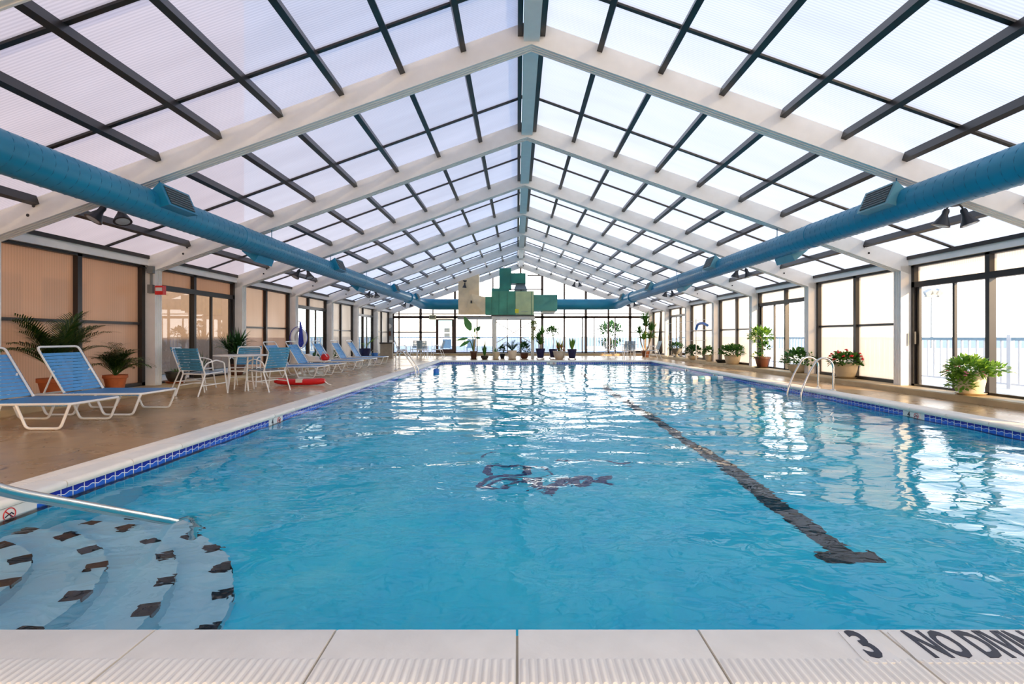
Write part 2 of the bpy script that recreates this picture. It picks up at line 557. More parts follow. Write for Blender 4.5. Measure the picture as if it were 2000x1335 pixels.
# ------------------------------------------------------------------ floor, kerbs
b = MB()
Y0 = FY(-3)
def slab(x0, x1, y0, y1):
    b.box(x0, x1, y0, y1, -0.25, 0.0)
slab(XOL, PXL - 0.30, Y0, YE)
slab(PXR + 0.30, XOR, Y0, YE)
slab(PXL - 0.30, PXR + 0.30, PY1 + 0.30, YE)
slab(PXL - 0.30, PXR + 0.30, Y0, PY0 - 0.30)
o = b.build('floor', 'deck'); o['kind'] = 'structure'; o['label'] = 'tan stained concrete pool deck with dark cracks'

b = MB().prism([(XOL, 0), (-7.02, 0), (-7.02, KZ - 0.02), (-7.04, KZ), (XOL, KZ)], 1, Y0, YE - 0.75)
o = b.build('trim_1', 'kerb'); o['kind'] = 'structure'; o['label'] = 'low concrete kerb along the bronze glazed wall'
b = MB().prism([(XOR, 0), (XOR, KZ), (7.52, KZ), (7.50, KZ - 0.02), (7.50, 0)], 1, Y0, YE - 0.75)
o = b.build('trim_2', 'kerb'); o['kind'] = 'structure'; o['label'] = 'low tan kerb carrying the flower pots'
b = MB().box(XOL, XOR, YE - 0.75, YE, 0.0, KZ)
o = b.build('trim_3', 'kerb'); o['kind'] = 'structure'; o['label'] = 'low kerb below the glazed gable end'

# ------------------------------------------------------------------ pool basin, steps, coping, tiles, water
def floor_z(y):
    t = min(1.0, max(0.0, (y - 4.5) / 14.0))
    return -1.04 - 0.50 * t
basin = struct('pool_basin', 'light blue plastered swimming pool basin')
b = MB()
ys = [PY0, 4.5, 8, 12, 15, 18.5, PY1]
for i in range(len(ys) - 1):
    a, c = ys[i], ys[i + 1]
    b.add([(PXL, a, floor_z(a)), (PXR, a, floor_z(a)), (PXR, c, floor_z(c)), (PXL, c, floor_z(c))], [(0, 1, 2, 3)])
b.build('pool_floor', 'pool_plaster', basin)
b = MB()
for i in range(len(ys) - 1):
    a, c = ys[i], ys[i + 1]
    b.add([(PXL, a, floor_z(a)), (PXL, c, floor_z(c)), (PXL, c, -0.16), (PXL, a, -0.16)], [(0, 1, 2, 3)])
    b.add([(PXR, a, floor_z(a)), (PXR, c, floor_z(c)), (PXR, c, -0.16), (PXR, a, -0.16)], [(3, 2, 1, 0)])
b.add([(PXL, PY1, floor_z(PY1)), (PXR, PY1, floor_z(PY1)), (PXR, PY1, -0.16), (PXL, PY1, -0.16)], [(0, 1, 2, 3)])
b.add([(PXL, PY0, floor_z(PY0)), (PXR, PY0, floor_z(PY0)), (PXR, PY0, -0.16), (PXL, PY0, -0.16)], [(3, 2, 1, 0)])
b.build('pool_wall', 'pool_plaster', basin)
b = MB()
t = 0.10
b.box(PXL - t, PXL, PY0 - t, PY1 + t, -0.26, -0.04).box(PXR, PXR + t, PY0 - t, PY1 + t, -0.26, -0.04)
b.box(PXL, PXR, PY1, PY1 + t, -0.26, -0.04).box(PXL, PXR, PY0 - t, PY0, -0.26, -0.04)
b.build('waterline_band', 'band_white', basin)

# steps in the near corner, with black nosing tiles
SC = (PXL, 2.4)
prev = floor_z(2)
nose = MB().box(-0.10, 0.004, -0.055, 0.055, -0.05, 0.006).mesh('nosing_tile', 'tile_black')
for si, (r, d) in enumerate([(1.85, 0.80), (1.54, 0.60), (1.19, 0.40), (0.85, 0.20)]):
    a0 = -math.asin((SC[1] - PY0 - 0.002) / r)
    poly = [(PXL + 0.002, PY0 + 0.002)]
    N = 26
    for i in range(N + 1):
        a = a0 + (PI / 2 - a0) * i / N
        poly.append((SC[0] + max(0.002, r * math.cos(a)), SC[1] + r * math.sin(a)))
    st = MB().prism(poly, 2, prev, ZW - d).build('pool_step', 'step_plaster', basin)
    prev = ZW - d
    a = a0 + 0.13 / r
    while a < PI / 2:
        link('nosing_tile', nose, st, (SC[0] + r * math.cos(a), SC[1] + r * math.sin(a), ZW - d), (0, 0, a))
        a += 0.37 / r

# black lane line with its cross bar
b = MB()
for a, c in ((3.62, 4.5), (4.5, 8), (8, 12), (12, 15), (15, 18.5), (18.5, 19.6)):
    b.add([(2.25, a, floor_z(a) + .006), (2.44, a, floor_z(a) + .006), (2.44, c, floor_z(c) + .006), (2.25, c, floor_z(c) + .006)], [(0, 1, 2, 3)])
for y in (3.62, 19.6):
    z = floor_z(y) + .007
    b.add([(2.14, y - .08, z), (2.55, y - .08, z), (2.55, y + .08, z), (2.14, y + .08, z)], [(0, 1, 2, 3)])
b.build('lane_line', 'tile_black', basin)

# script lettering on the pool floor
def px_floor(px, py):
    yw = (CH - ZW) * FPX / (py - 657.0)
    xw = (px - 1010.0) / FPX * yw
    d = math.hypot(xw, yw)
    s = d / math.hypot(d, CH - ZW) / 1.333
    adv = (ZW - floor_z(yw + 1)) * s / math.sqrt(1 - s * s)
    k = (d + adv) / d
    return Vector((xw * k, yw * k, 0))
strokes = [
    ([(700, 800), (640, 782), (560, 800), (500, 850), (448, 842), (462, 810), (520, 775), (600, 752), (720, 742), (765, 722), (750, 695), (700, 692), (640, 702), (560, 690), (505, 700), (500, 725), (530, 750)], 0.030),
    ([(765, 715), (850, 705), (918, 728), (905, 752), (800, 768), (690, 770), (600, 756)], 0.016),
    ([(448, 842), (520, 852), (610, 845), (690, 815), (730, 800)], 0.022),
    ([(860, 782), (800, 776), (740, 800), (775, 815), (830, 800), (862, 782), (835, 838), (880, 850), (940, 825), (1000, 792)], 0.030),
    ([(790, 845), (806, 848)], 0.045),
    ([(1000, 790), (965, 828), (900, 886)], 0.040),
    ([(985, 800), (1040, 788), (1058, 808), (1020, 835), (975, 835)], 0.030),
    ([(1058, 812), (1090, 786), (1098, 830), (1125, 836), (1190, 792), (1150, 776), (1095, 784)], 0.034),
    ([(1190, 800), (1240, 800), (1278, 780), (1312, 776), (1270, 800), (1330, 815)], 0.028),
    ([(960, 656), (1080, 668), (1200, 666), (1290, 672), (1380, 692), (1445, 690)], 0.022),
    ([(478, 632), (520, 610), (560, 598)], 0.016),
]
b = MB()
for pts, w in strokes:
    P = [px_floor(x / 3.3333 + 800, y / 3.3333 + 700) for x, y in pts]
    Q = []
    for i in range(len(P) - 1):                    # Catmull-Rom
        p0, p1, p2, p3 = P[max(i - 1, 0)], P[i], P[i + 1], P[min(i + 2, len(P) - 1)]
        for k in range(6):
            u = k / 6
            Q.append(0.5 * ((2 * p1) + (p2 - p0) * u + (2 * p0 - 5 * p1 + 4 * p2 - p3) * u * u + (3 * p1 - p0 - 3 * p2 + p3) * u ** 3))
    Q.append(P[-1])
    vs, fs = [], []
    for i, q in enumerate(Q):
        t = (Q[min(i + 1, len(Q) - 1)] - Q[max(i - 1, 0)]).normalized()
        nrm = Vector((-t.y, t.x, 0)) * w * 1.25
        z = floor_z(q.y) + 0.006
        vs += [(q.x + nrm.x, q.y + nrm.y, z), (q.x - nrm.x, q.y - nrm.y, z)]
    for i in range(len(Q) - 1):
        fs.append((2 * i, 2 * i + 1, 2 * i + 3, 2 * i + 2))
    b.add(vs, fs)
o = b.build('script_lettering', 'logo_navy', basin)
o['label'] = 'navy script lettering laid into the pool floor'

# coping stones
cop = struct('pool_coping', 'pale cast coping stones round the pool edge')
def coping_mesh():
    L = 0.66
    prof = [(-0.03, -0.045), (-0.038, -0.03), (-0.040, -0.012), (-0.030, 0.004), (-0.012, 0.012), (0.30, 0.012), (0.30, -0.05)]
    m = MB()
    n = len(prof)
    vs = [(-L / 2, p[0], p[1]) for p in prof] + [(L / 2, p[0], p[1]) for p in prof]
    m.add(vs, [tuple(range(n)), tuple(range(2 * n - 1, n - 1, -1))] + [(i, n + i, n + (i + 1) % n, (i + 1) % n) for i in range(n)])
    k = 23
    for i in range(k):                              # grip ridges
        x = -L / 2 + L * (i + 0.5) / k
        w = L / k * 0.36
        z0, z1 = 0.0118, 0.0165
        m.add([(x - w, 0.158, z0), (x, 0.150, z0), (x + w, 0.158, z0), (x + w, 0.285, z0), (x - w, 0.285, z0), (x - w * .4, 0.168, z1), (x + w * .4, 0.168, z1), (x + w * .4, 0.28, z1), (x - w * .4, 0.28, z1)],
              [(5, 6, 7, 8), (0, 1, 6, 5), (1, 2, 6), (2, 3, 7, 6), (3, 4, 8, 7), (4, 0, 5, 8)])
    return m.mesh('coping_stone', 'coping', True)
cm = coping_mesh()
def stones(p0, p1, n, rz):
    p0, p1 = Vector(p0), Vector(p1)
    for i in range(n):
        c = p0.lerp(p1, (i + 0.5) / n)
        link('coping_stone', cm, cop, c, (0, 0, rz), (((p1 - p0).length / n - 0.009) / 0.66, 1, 1))
stones((-5 * .672 - .09, PY0, 0), (-5 * .672, PY0, 0), 1, PI)
stones((-5 * .672, PY0, 0), (9 * .672, PY0, 0), 14, PI)
stones((PXL, PY1, 0), (PXR, PY1, 0), 14, 0)
stones((PXL, PY0, 0), (PXL, PY1, 0), 32, PI / 2)
stones((PXR, PY0, 0), (PXR, PY1, 0), 32, -PI / 2)
for x in (PXL - .15, PXR + .15):
    for y in (PY0 - .15, PY1 + .15):
        MB().box(-.148, .148, -.148, .148, -.05, .012).build('corner_stone', 'coping', cop, loc=(x, y, 0))
b = MB()
b.box(PXL - .3, PXR + .3, PY0 - .3, PY0 - .01, -.06, .004).box(PXL - .3, PXR + .3, PY1 + .01, PY1 + .3, -.06, .004)
b.box(PXL - .3, PXL - .01, PY0, PY1, -.06, .004).box(PXR + .01, PXR + .3, PY0, PY1, -.06, .004)
b.build('mortar_bed', 'grout', cop)

# waterline tiles
TP, TH = 0.104, 0.104
TZ1 = -0.056
def tile_box(m, x):
    """one tile, local: x along the wall, y out of the wall, z up"""
    g = 0.0048
    x0, x1, y1, z0, z1 = x - TP / 2 + g, x + TP / 2 - g, 0.0015, TZ1 - TH + g, TZ1
    m.add([(x0, 0, z0), (x1, 0, z0), (x1, 0, z1), (x0, 0, z1), (x0, y1, z0), (x1, y1, z0), (x1, y1, z1), (x0, y1, z1)],
          [(4, 5, 6, 7), (0, 4, 7, 3), (5, 1, 2, 6), (7, 6, 2, 3), (0, 1, 5, 4)])
    m.uv += [(0, 0), (1, 0), (1, 1), (0, 1)] + [(0.02, 0), (.02, 0), (.02, 1), (.02, 1)] * 1 + [(.98, 0), (.98, 0), (.98, 1), (.98, 1)] + [(.5, 1)] * 4 + [(.5, 0)] * 4
def tile_single():
    m = MB(); tile_box(m, 0); return m.mesh('waterline_tile', 'wave_tile')
tme = tile_single()
tiles = struct('trim_4', 'blue waterline tiles with a white wave along the pool wall')
def tile_run(p0, p1, rz, near, skip):
    p0, p1 = Vector(p0), Vector(p1)
    L = (p1 - p0).length
    n = int(L / TP)
    d = (p1 - p0).normalized()
    far = MB()
    for i in range(n):
        s = (i + 0.5) * L / n
        if any(a <= s <= c for a, c in skip):
            continue
        if s < near:
            link('waterline_tile', tme, tiles, p0 + d * s, (0, 0, rz))
        else:
            tile_box(far, s)
    o = far.build('waterline_tile_run', 'wave_tile', tiles)
    o.location = p0; o.rotation_euler = (0, 0, rz)
    stuff(o)
# left wall: local x must run along +Y and local y out of the wall (+X): mirrored run from the far end
def run_side(x, sign, near_y, marks):
    far = MB()
    n = int((PY1 - PY0) / TP)
    for i in range(n):
        y = PY0 + (i + .5) * (PY1 - PY0) / n
        if any(abs(y - c) < hw for c, hw in marks):
            continue
        if y < near_y:
            link('waterline_tile', tme, tiles, (x, y, 0), (0, 0, -PI / 2 if sign > 0 else PI / 2))
        else:
            tile_box(far, (-y if sign > 0 else y))
    o = far.build('waterline_tile_run', 'wave_tile', tiles)
    o.location = (x, 0, 0); o.rotation_euler = (0, 0, -PI / 2 if sign > 0 else PI / 2)
    stuff(o)
run_side(PXL, 1, 7.6, [(3.47, 0.21), (7.30, 0.21)])
run_side(PXR, -1, 10.2, [(7.85, 0.17), (15.7, 0.2), (18.3, 0.25)])
far = MB()
n = int((PXR - PXL) / TP)
for i in range(n):
    x = PXL + (i + .5) * (PXR - PXL) / n
    if abs(x - 1.55) > 0.24:
        tile_box(far, -x)
o = far.build('waterline_tile_run', 'wave_tile', tiles); o.location = (0, PY1, 0); o.rotation_euler = (0, 0, PI); stuff(o)

def text_mesh(name, body, size, mat, sxx=1.0, bold=0.0):
    cu = bpy.data.curves.new(name, 'FONT')
    cu.body = body; cu.size = size; cu.align_x = 'CENTER'; cu.align_y = 'CENTER'
    cu.offset = bold
    cu.extrude = 0.0008
    cu.resolution_u = 3
    ob = bpy.data.objects.new(name, cu); COL.objects.link(ob)
    dg = bpy.context.evaluated_depsgraph_get()
    me = bpy.data.meshes.new_from_object(ob.evaluated_get(dg))
    bpy.data.objects.remove(ob); bpy.data.curves.remove(cu)
    me.transform(Matrix.Scale(sxx, 4, (1, 0, 0)))
    me.materials.clear(); me.materials.append(MATS[mat])
    return me
four = text_mesh('numeral', '4', 0.11, 'navy_print', 0.9, 0.004)
def ring_sign(m, r=0.042, w=0.007):
    a = [(r * math.cos(2 * PI * i / 24), r * math.sin(2 * PI * i / 24), 0.001) for i in range(24)]
    m.tube(a, w * .5, 4, closed=True)
    m.tube([(-r * .7, r * .7, .001), (r * .7, -r * .7, .001)], w * .5, 4)
    return m
signme = ring_sign(MB()).mesh('no_diving_ring', 'red_print')
diver = MB().tube([(-.03, -.012, .001), (-.008, .0, .001), (.014, .008, .001), (.028, -.006, .001)], .0045, 4).tube([(.0, .0, .001), (.012, -.018, .001)], .0035, 4).mesh('diver_mark', 'navy_print')
def wall_marker(loc, rz, numeral, w=0.30):
    o = MB().box(-w / 2, w / 2, 0, .008, TZ1 - TH, TZ1).build('marker_tile', 'tile_white', tiles)
    o.location = loc; o.rotation_euler = (0, 0, rz)
    q = (PI / 2, 0, PI)
    zc = TZ1 - 0.048
    if numeral:
        link('numeral', four, o, (w * .25, .009, zc), q)
    link('no_diving_ring', signme, o, (-w * .25 if numeral else 0, .010, zc), q)
    link('diver_mark', diver, o, (-w * .25 if numeral else 0, .010, zc), q)
wall_marker((PXL, 3.47, 0), -PI / 2, False, 0.40)
wall_marker((PXL, 7.30, 0), -PI / 2, True, 0.38)
wall_marker((PXR, 7.85, 0), PI / 2, True)
wall_marker((PXR, 15.7, 0), PI / 2, False, .34)
wall_marker((PXR, 18.3, 0), PI / 2, False, .4)
wall_marker((1.55, PY1, 0), PI, True, .44)

# depth markers on the near coping
def plaque(x0, x1, y0, y1, body, size, sxx, label):
    r = .02
    pts = []
    for cx, cyy, a in ((x1 - r, y1 - .004, 0), (x0 + r, y1 - .004, 1), (x0 + r, y0 + r, 2), (x1 - r, y0 + r, 3)):
        rr = r if a > 1 else .004
        for k in range(5):
            t = a * PI / 2 + k * PI / 8
            pts.append((cx + rr * math.cos(t), cyy + rr * math.sin(t)))
    o = MB().prism(pts, 2, .010, .0155).build('depth_plaque', 'tile_white', cop)
    o['label'] = label
    me = text_mesh('plaque_lettering', body, size, 'navy_print', sxx, .006)
    link('plaque_lettering', me, o, ((x0 + x1) / 2, (y0 + y1) / 2 + .005, .0165))
plaque(1.165, 1.288, 1.705, 1.885, '3', 0.215, 0.62, 'white tile with navy numeral 3')
plaque(1.345, 1.99, 1.705, 1.885, 'NO DIVING', 0.215, 0.46, 'white tile lettered NO DIVING in navy')

# water surface
b = MB()
nx = 150
xs = [PXL + (PXR - PXL) * i / nx for i in range(nx + 1)]
yy = []
y = PY0 + .001
while y < PY1 - .001:
    yy.append(y)
    y += 0.055 if y < 9 else 0.075 if y < 15 else 0.10
yy.append(PY1 - .001)
def wave(x, y):
    chop = 0.75 + 0.35 * min(1, max(0, (y - 3) / 6))
    h = 0.022 * noise.noise(Vector((x * 0.75, y * 1.05, 1.7)))
    h += 0.014 * noise.noise(Vector((x * 1.7 + 5, y * 2.6, 4.1)))
    h += 0.0050 * noise.noise(Vector((x * 4.2, y * 5.6, 9.3)))
    return h * chop
vs = [(x, y, ZW + wave(x, y)) for y in yy for x in xs]
w1 = nx + 1
fs = [(j * w1 + i, j * w1 + i + 1, (j + 1) * w1 + i + 1, (j + 1) * w1 + i) for j in range(len(yy) - 1) for i in range(nx)]
b.add(vs, fs)
me = b.mesh('pool_water', 'water')
me.polygons.foreach_set('use_smooth', [True] * len(me.polygons))
o = link('pool_water', me); o['kind'] = 'structure'; o['label'] = 'rippled clear water filling the pool'

# ------------------------------------------------------------------ portal frames
def flute(x0, x1, n, dx):
    """zigzag of shallow steps between x0 and x1"""
    o = []
    for i in range(n):
        a = x0 + (x1 - x0) * i / n
        c = x0 + (x1 - x0) * (i + 1) / n
        o += [(a + (c - a) * .12, 0), (a + (c - a) * .12, dx), (a + (c - a) * .88, dx), (a + (c - a) * .88, 0)]
    return o
colors_label = 'white painted portal frame of the pool hall'
bolt_me = MB().lathe([(0.022, 0), (0.022, .006), (0.014, .012)], 10, M=Matrix.Rotation(PI / 2, 3, 'X')).mesh('bolt', 'bolt', True)
def rafter(sgn):
    """fluted underside; side sgn, local y from 0 (front) to FD"""
    xe = XIL if sgn < 0 else XIR
    fl = [(0.0, 0.0)] + [(p[0], p[1]) for p in flute(0.015, FD - 0.015, 3, 0.012)] + [(FD, 0.0)]
    n = len(fl)
    m = MB()
    vs = []
    xo = XOL + .12 if sgn < 0 else XOR - .12
    for x in (XR, xo):
        vs += [(x, p[0], Zu(x) + p[1]) for p in fl] + [(x, FD, Zt(x)), (x, 0, Zt(x))]
    k = n + 2
    fs = [tuple(range(k)), tuple(range(2 * k - 1, k - 1, -1))]
    fs += [(i, k + i, k + (i + 1) % k, (i + 1) % k) for i in range(k)]
    m.add(vs, fs)
    return m.mesh('rafter', 'white_frame')
def column(sgn):
    xi, xo = (XIL, XOL) if sgn < 0 else (XIR, XOR)
    d = 0.014 * sgn
    fl = [(0.0, 0.0)] + flute(0.012, FD - 0.012, 3, d) + [(FD, 0.0)]
    poly = [(xi + p[1], p[0]) for p in fl] + [(xo, FD), (xo, 0)]
    return MB().prism(poly, 2, KZ if True else 0, Zu(xi) + .10).mesh('column', 'white_frame')
raf = {-1: rafter(-1), 1: rafter(1)}
cme = {-1: column(-1), 1: column(1)}
for k in range(-3, 9):
    fr = struct('portal_frame', colors_label, (0, FY(k), 0))
    for s in (-1, 1):
        link('rafter', raf[s], fr)
        link('column', cme[s], fr)
        for bx, bz in ((-6.70, 0.13), (-6.78, 0.03)):
            x = bx if s < 0 else (7.05 if bz > .1 else 7.14)
            link('bolt', bolt_me, fr, (x, 0.0, Zu(x) + .10 + bz))

# ------------------------------------------------------------------ roof: ridge, purlins, bars, panels
ceil = struct('ceiling', 'translucent ribbed roof on dark purlins')
pur = [0.98 + 0.845 * i for i in range(8)]
YR0 = FY(-3)
b = MB().prism([(XR - .11, ZA + RD - .30), (XR + .11, ZA + RD - .30), (XR + .11, ZA + RD + .03), (XR - .11, ZA + RD + .03)], 1, YR0, YE)
b.build('ridge_beam', 'white_frame', ceil)
for s in (-1, 1):
    MB().box(-.035, .035, YR0, YE, -.20, .05).build('ridge_angle', 'bronze', ceil, loc=(XR + s * .155, 0, ZA + RD - .03))
purm = MB().box(-.038, .038, FD, BAY, -.12, .0).mesh('purlin', 'bronze')
for k in range(-3, 8):
    for s in (-1, 1):
        for p in pur:
            x = XR + s * p
            link('purlin', purm, ceil, (x, FY(k), Zt(x) + .02), (0, s * math.atan(SL), 0))
        xe = XOL + .06 if s < 0 else XOR - .06
        MB().box(min(xe, xe - s * .12), max(xe, xe - s * .12), FD, BAY, ZE0, ZE1).build('eave_beam', 'white_frame', ceil, loc=(0, FY(k), 0))
        x = xe - s * .10
        MB().box(-.05, .05, FD, BAY, -.05, .02).build('eave_angle', 'bronze', ceil, loc=(x, FY(k), Zt(x) - .0))
bars = [3.115 - 1.565 * 5 + 1.565 * i for i in range(26)]
bars = [y for y in bars if y < YE - .1]
for s in (-1, 1):
    xo = XOL if s < 0 else XOR
    for y in bars:
        m = MB()
        h0, h1 = .018, .062
        m.add([(XR, -.028, Zt(XR) + h0), (xo, -.028, Zt(xo) + h0), (xo, .028, Zt(xo) + h0), (XR, .028, Zt(XR) + h0),
               (XR, -.028, Zt(XR) + h1), (xo, -.028, Zt(xo) + h1), (xo, .028, Zt(xo) + h1), (XR, .028, Zt(XR) + h1)],
              [(0, 3, 2, 1), (4, 5, 6, 7), (0, 1, 5, 4), (1, 2, 6, 5), (2, 3, 7, 6), (3, 0, 4, 7)])
        m.build('glazing_bar', 'bronze', ceil, loc=(0, y, 0))
edges = [YR0] + bars + [YE]
far = MB()
for s in (-1, 1):
    xo = (XOL - .25 if s < 0 else XOR + .25)
    xs_ = [XR + s * .15] + [XR + s * p for p in pur] + [xo]
    for i in range(len(xs_) - 1):
        for j in range(len(edges) - 1):
            x0, x1, y0, y1 = xs_[i], xs_[i + 1], edges[j], edges[j + 1]
            q = [(x0, y0, Zt(x0) + .045), (x1, y0, Zt(x1) + .045), (x1, y1, Zt(x1) + .045), (x0, y1, Zt(x0) + .045)]
            if 3.0 < y0 < 25.0:
                MB().add(q, [(0, 1, 2, 3)]).build('roof_panel', 'roof_sheet', ceil)
            else:
                far.add(q, [(0, 1, 2, 3)])
stuff(far.build('roof_panel_run', 'roof_sheet', ceil))

# ------------------------------------------------------------------ side walls: windows and sliding doors
def vbox(parent, name, mat, x0, x1, y0, y1, z0, z1):
    MB().box(min(x0, x1), max(x0, x1), y0, y1, z0, z1).build(name, mat, parent)
def pane(parent, x, y0, y1, z0, z1, mat, name='pane'):
    MB().add([(x, y0, z0), (x, y1, z0), (x, y1, z1), (x, y0, z1)], [(0, 1, 2, 3)]).build(name, mat, parent)
WN = [0]; DN = [0]
def window(s, k, label):
    WN[0] += 1
    st = struct('window_%d' % WN[0], label)
    xo = XOL if s < 0 else XOR
    xi = xo - s * .12
    y0, y1 = FY(k) + FD, FY(k + 1)
    sh = 'wall_sheet_bronze' if s < 0 else 'wall_sheet_opal'
    fm = 'bronze' if s < 0 else 'bronze'
    ym = (y0 + y1) / 2
    for a, c in ((y0, y0 + .07), (ym - .045, ym + .045), (y1 - .09, y1)):
        vbox(st, 'mullion', fm, xi, xo, a, c, KZ, ZE0)
    for z0, z1, dd in ((KZ, KZ + .07, 0), (1.34, 1.39, .04), (ZE0 - .05, ZE0, 0)):
        vbox(st, 'rail', fm, xi + s * dd, xo, y0, y1, z0, z1)
    x = xo - s * .035
    for a, c in ((y0 + .07, ym - .045), (ym + .045, y1 - .09)):
        pane(st, x, a, c, KZ + .07, 1.34, sh)
        pane(st, x, a, c, 1.39, ZE0 - .05, sh)
def sliding(s, k, label):
    DN[0] += 1
    st = struct('door_%d' % DN[0], label)
    xo = XOL if s < 0 else XOR
    xi = xo - s * .12
    y0, y1 = FY(k) + FD, FY(k + 1)
    sh = 'wall_sheet_bronze' if s < 0 else 'wall_sheet_opal'
    gm = 'glass_tinted' if s < 0 else 'glass'
    fm = 'bronze'
    ym = y0 + 1.42
    vbox(st, 'jamb', fm, xi, xo, y0, y0 + .06, KZ, ZE0)
    vbox(st, 'jamb', fm, xi, xo, y1 - .08, y1, KZ, ZE0)
    vbox(st, 'header', fm, xi, xo, y0, y1, 2.09, 2.20)
    vbox(st, 'rail', fm, xi, xo, y0, y1, ZE0 - .04, ZE0)
    vbox(st, 'threshold', fm, xi, xo, y0, y1, KZ, KZ + .04)
    vbox(st, 'mullion', fm, xi, xo, ym - .04, ym + .04, KZ, 2.09)
    vbox(st, 'mullion', fm, xi, xo, ym - .045, ym + .045, 2.20, ZE0)
    ys_ = ym + .72
    vbox(st, 'stile', fm, xo - s * .03, xo - s * .08, ys_ - .025, ys_ + .025, KZ + .04, 2.09)
    vbox(st, 'stile', fm, xo - s * .03, xo - s * .08, y1 - .16, y1 - .08, KZ + .04, 2.09)
    h = MB().box(min(xi, xi - s * .03), max(xi, xi - s * .03), y1 - .13, y1 - .10, .95, 1.20).build('handle', 'black', st)
    x = xo - s * .05
    pane(st, x, y0 + .06, ym - .04, KZ + .04, 2.09, gm)
    pane(st, x, ym + .04, ys_ - .025, KZ + .04, 2.09, gm)
    pane(st, x, ys_ + .025, y1 - .16, KZ + .04, 2.09, gm)
    x = xo - s * .035
    pane(st, x, y0 + .06, ym - .045, 2.20, ZE0 - .04, sh, 'transom_pane')
    pane(st, x, ym + .045, y1 - .08, 2.20, ZE0 - .04, sh, 'transom_pane')
for k, t in zip(range(-3, 8), 'WDWDWDWDWDW'):
    (window if t == 'W' else sliding)(-1, k, 'dark framed window with ribbed bronze sheets' if t == 'W' else 'dark framed sliding glass door with tinted panes')
for k, t in zip(range(-3, 8), 'DWDWDWDWWDW'):
    (window if t == 'W' else sliding)(1, k, 'dark framed window with ribbed opal sheets' if t == 'W' else 'dark framed sliding glass door with clear panes')

# ------------------------------------------------------------------ glazed gable end
gw = struct('wall_far', 'glazed gable end with bronze mullions and clear panes')
GX = lambda px: (px - 1010.0) * YE / FPX
GZ = lambda py: CH + (657.0 - py) * YE / FPX
GY = YE - .06
def gbar(name, x0, x1, z0, z1, mat='bronze_light', d=.10):
    MB().box(x0, x1, GY - d / 2, GY + d / 2, z0, z1).build(name, mat, gw)
ZH = 2.25
mull = [(768, .10, 'bronze_light'), (780, .05, 0), (822, .10, 0), (889, .09, 0), (932, .04, 1), (963, .05, 0), (991, .04, 1), (1017, .07, 0), (1059, .10, 0), (1102, .07, 0), (1144, .10, 0), (1188, .07, 0), (1230, .10, 0), (1268, .08, 0)]
for px, w, lo in mull:
    x = GX(px)
    top = ZH if lo == 1 else Zu(x) + .05
    w *= 1.45
    gbar('mullion', x - w / 2, x + w / 2, KZ, top)
gbar('mullion', GX(846) - .035, GX(846) + .035, ZH, Zu(GX(846)))
gbar('header_rail', GX(768), GX(1268), ZH - .08, ZH + .07)
gbar('header_rail', GX(768), GX(1268), ZH + .16, ZH + .22, 'bronze_light', .08)
gbar('sill_rail', GX(768), GX(1268), KZ, KZ + .07)
gbar('mid_rail', GX(768), GX(852), 1.32, 1.40)
gbar('mid_rail', GX(1230), GX(1268), 1.34, 1.39)
gbar('stile', GX(1137) - .03, GX(1137) + .03, KZ, ZH, 'bronze')
gbar('stile', GX(1160) - .02, GX(1160) + .02, KZ, ZH, 'bronze')
gbar('stile', GX(1201) - .025, GX(1201) + .025, KZ, ZH, 'bronze')
gbar('gable_rail', GX(1030), GX(1060), GZ(538.5), GZ(536.5))
gbar('gable_rail', GX(975), GX(1060), GZ(566), GZ(564))
gbar('gable_post', GX(1031) - .02, GX(1031) + .02, GZ(565), GZ(537))
xg = [GX(p[0]) for p in mull]
for i in range(len(xg) - 1):
    x0, x1 = xg[i], xg[i + 1]
    MB().add([(x0, GY, KZ), (x1, GY, KZ), (x1, GY, ZH), (x0, GY, ZH)], [(0, 1, 2, 3)]).build('pane', 'glass', gw)
    pts = [(x0, GY, ZH), (x1, GY, ZH), (x1, GY, Zt(x1))] + ([(XR, GY, Zt(XR))] if x0 < XR < x1 else []) + [(x0, GY, Zt(x0))]
    MB().add(pts, [tuple(range(len(pts)))]).build('gable_pane', 'glass', gw)
for x0, x1 in ((XOL, GX(766)), (GX(1270), XOR)):
    MB().box(x0, x1, GY - .05, GY + .05, KZ, Zu((x0 + x1) / 2)).build('corner_panel', 'white_frame', gw)

DN[0] += 1
dr = struct('door_%d' % DN[0], 'dark brown glazed exit door in the gable end', (GX(870), GY - .09, KZ))
w, h = 1.08, 2.02
MB().box(-w / 2, -w / 2 + .15, -.03, .03, 0, h).build('stile', 'door_brown', dr)
MB().box(w / 2 - .13, w / 2, -.03, .03, 0, h).build('stile', 'door_brown', dr)
MB().box(-w / 2 + .15, w / 2 - .13, -.03, .03, 0, .25).build('bottom_rail', 'door_brown', dr)
MB().box(-w / 2 + .15, w / 2 - .13, -.03, .03, h - .07, h).build('top_rail', 'door_brown', dr)
MB().add([(-w / 2 + .15, 0, .25), (w / 2 - .13, 0, .25), (w / 2 - .13, 0, h - .07), (-w / 2 + .15, 0, h - .07)], [(0, 1, 2, 3)]).build('pane', 'glass', dr)
MB().tube([(w / 2 - .2, -.08, .95), (-w / 2 + .2, -.08, .95)], .018).box(w / 2 - .22, w / 2 - .19, -.08, -.02, .93, .97).box(-w / 2 + .19, -w / 2 + .22, -.08, -.02, .93, .97).build('push_bar', 'steel', dr)

nw = struct('wall_near', 'gable end behind the viewer')
yn = FY(-3)
pts = [(XOL, yn, 0), (XOR, yn, 0), (XOR, yn, Zt(XOR)), (XR, yn, Zt(XR)), (XOL, yn, Zt(XOL))]
MB().add(pts, [(0, 1, 2, 3, 4)]).build('gable_sheet', 'wall_sheet_opal', nw)
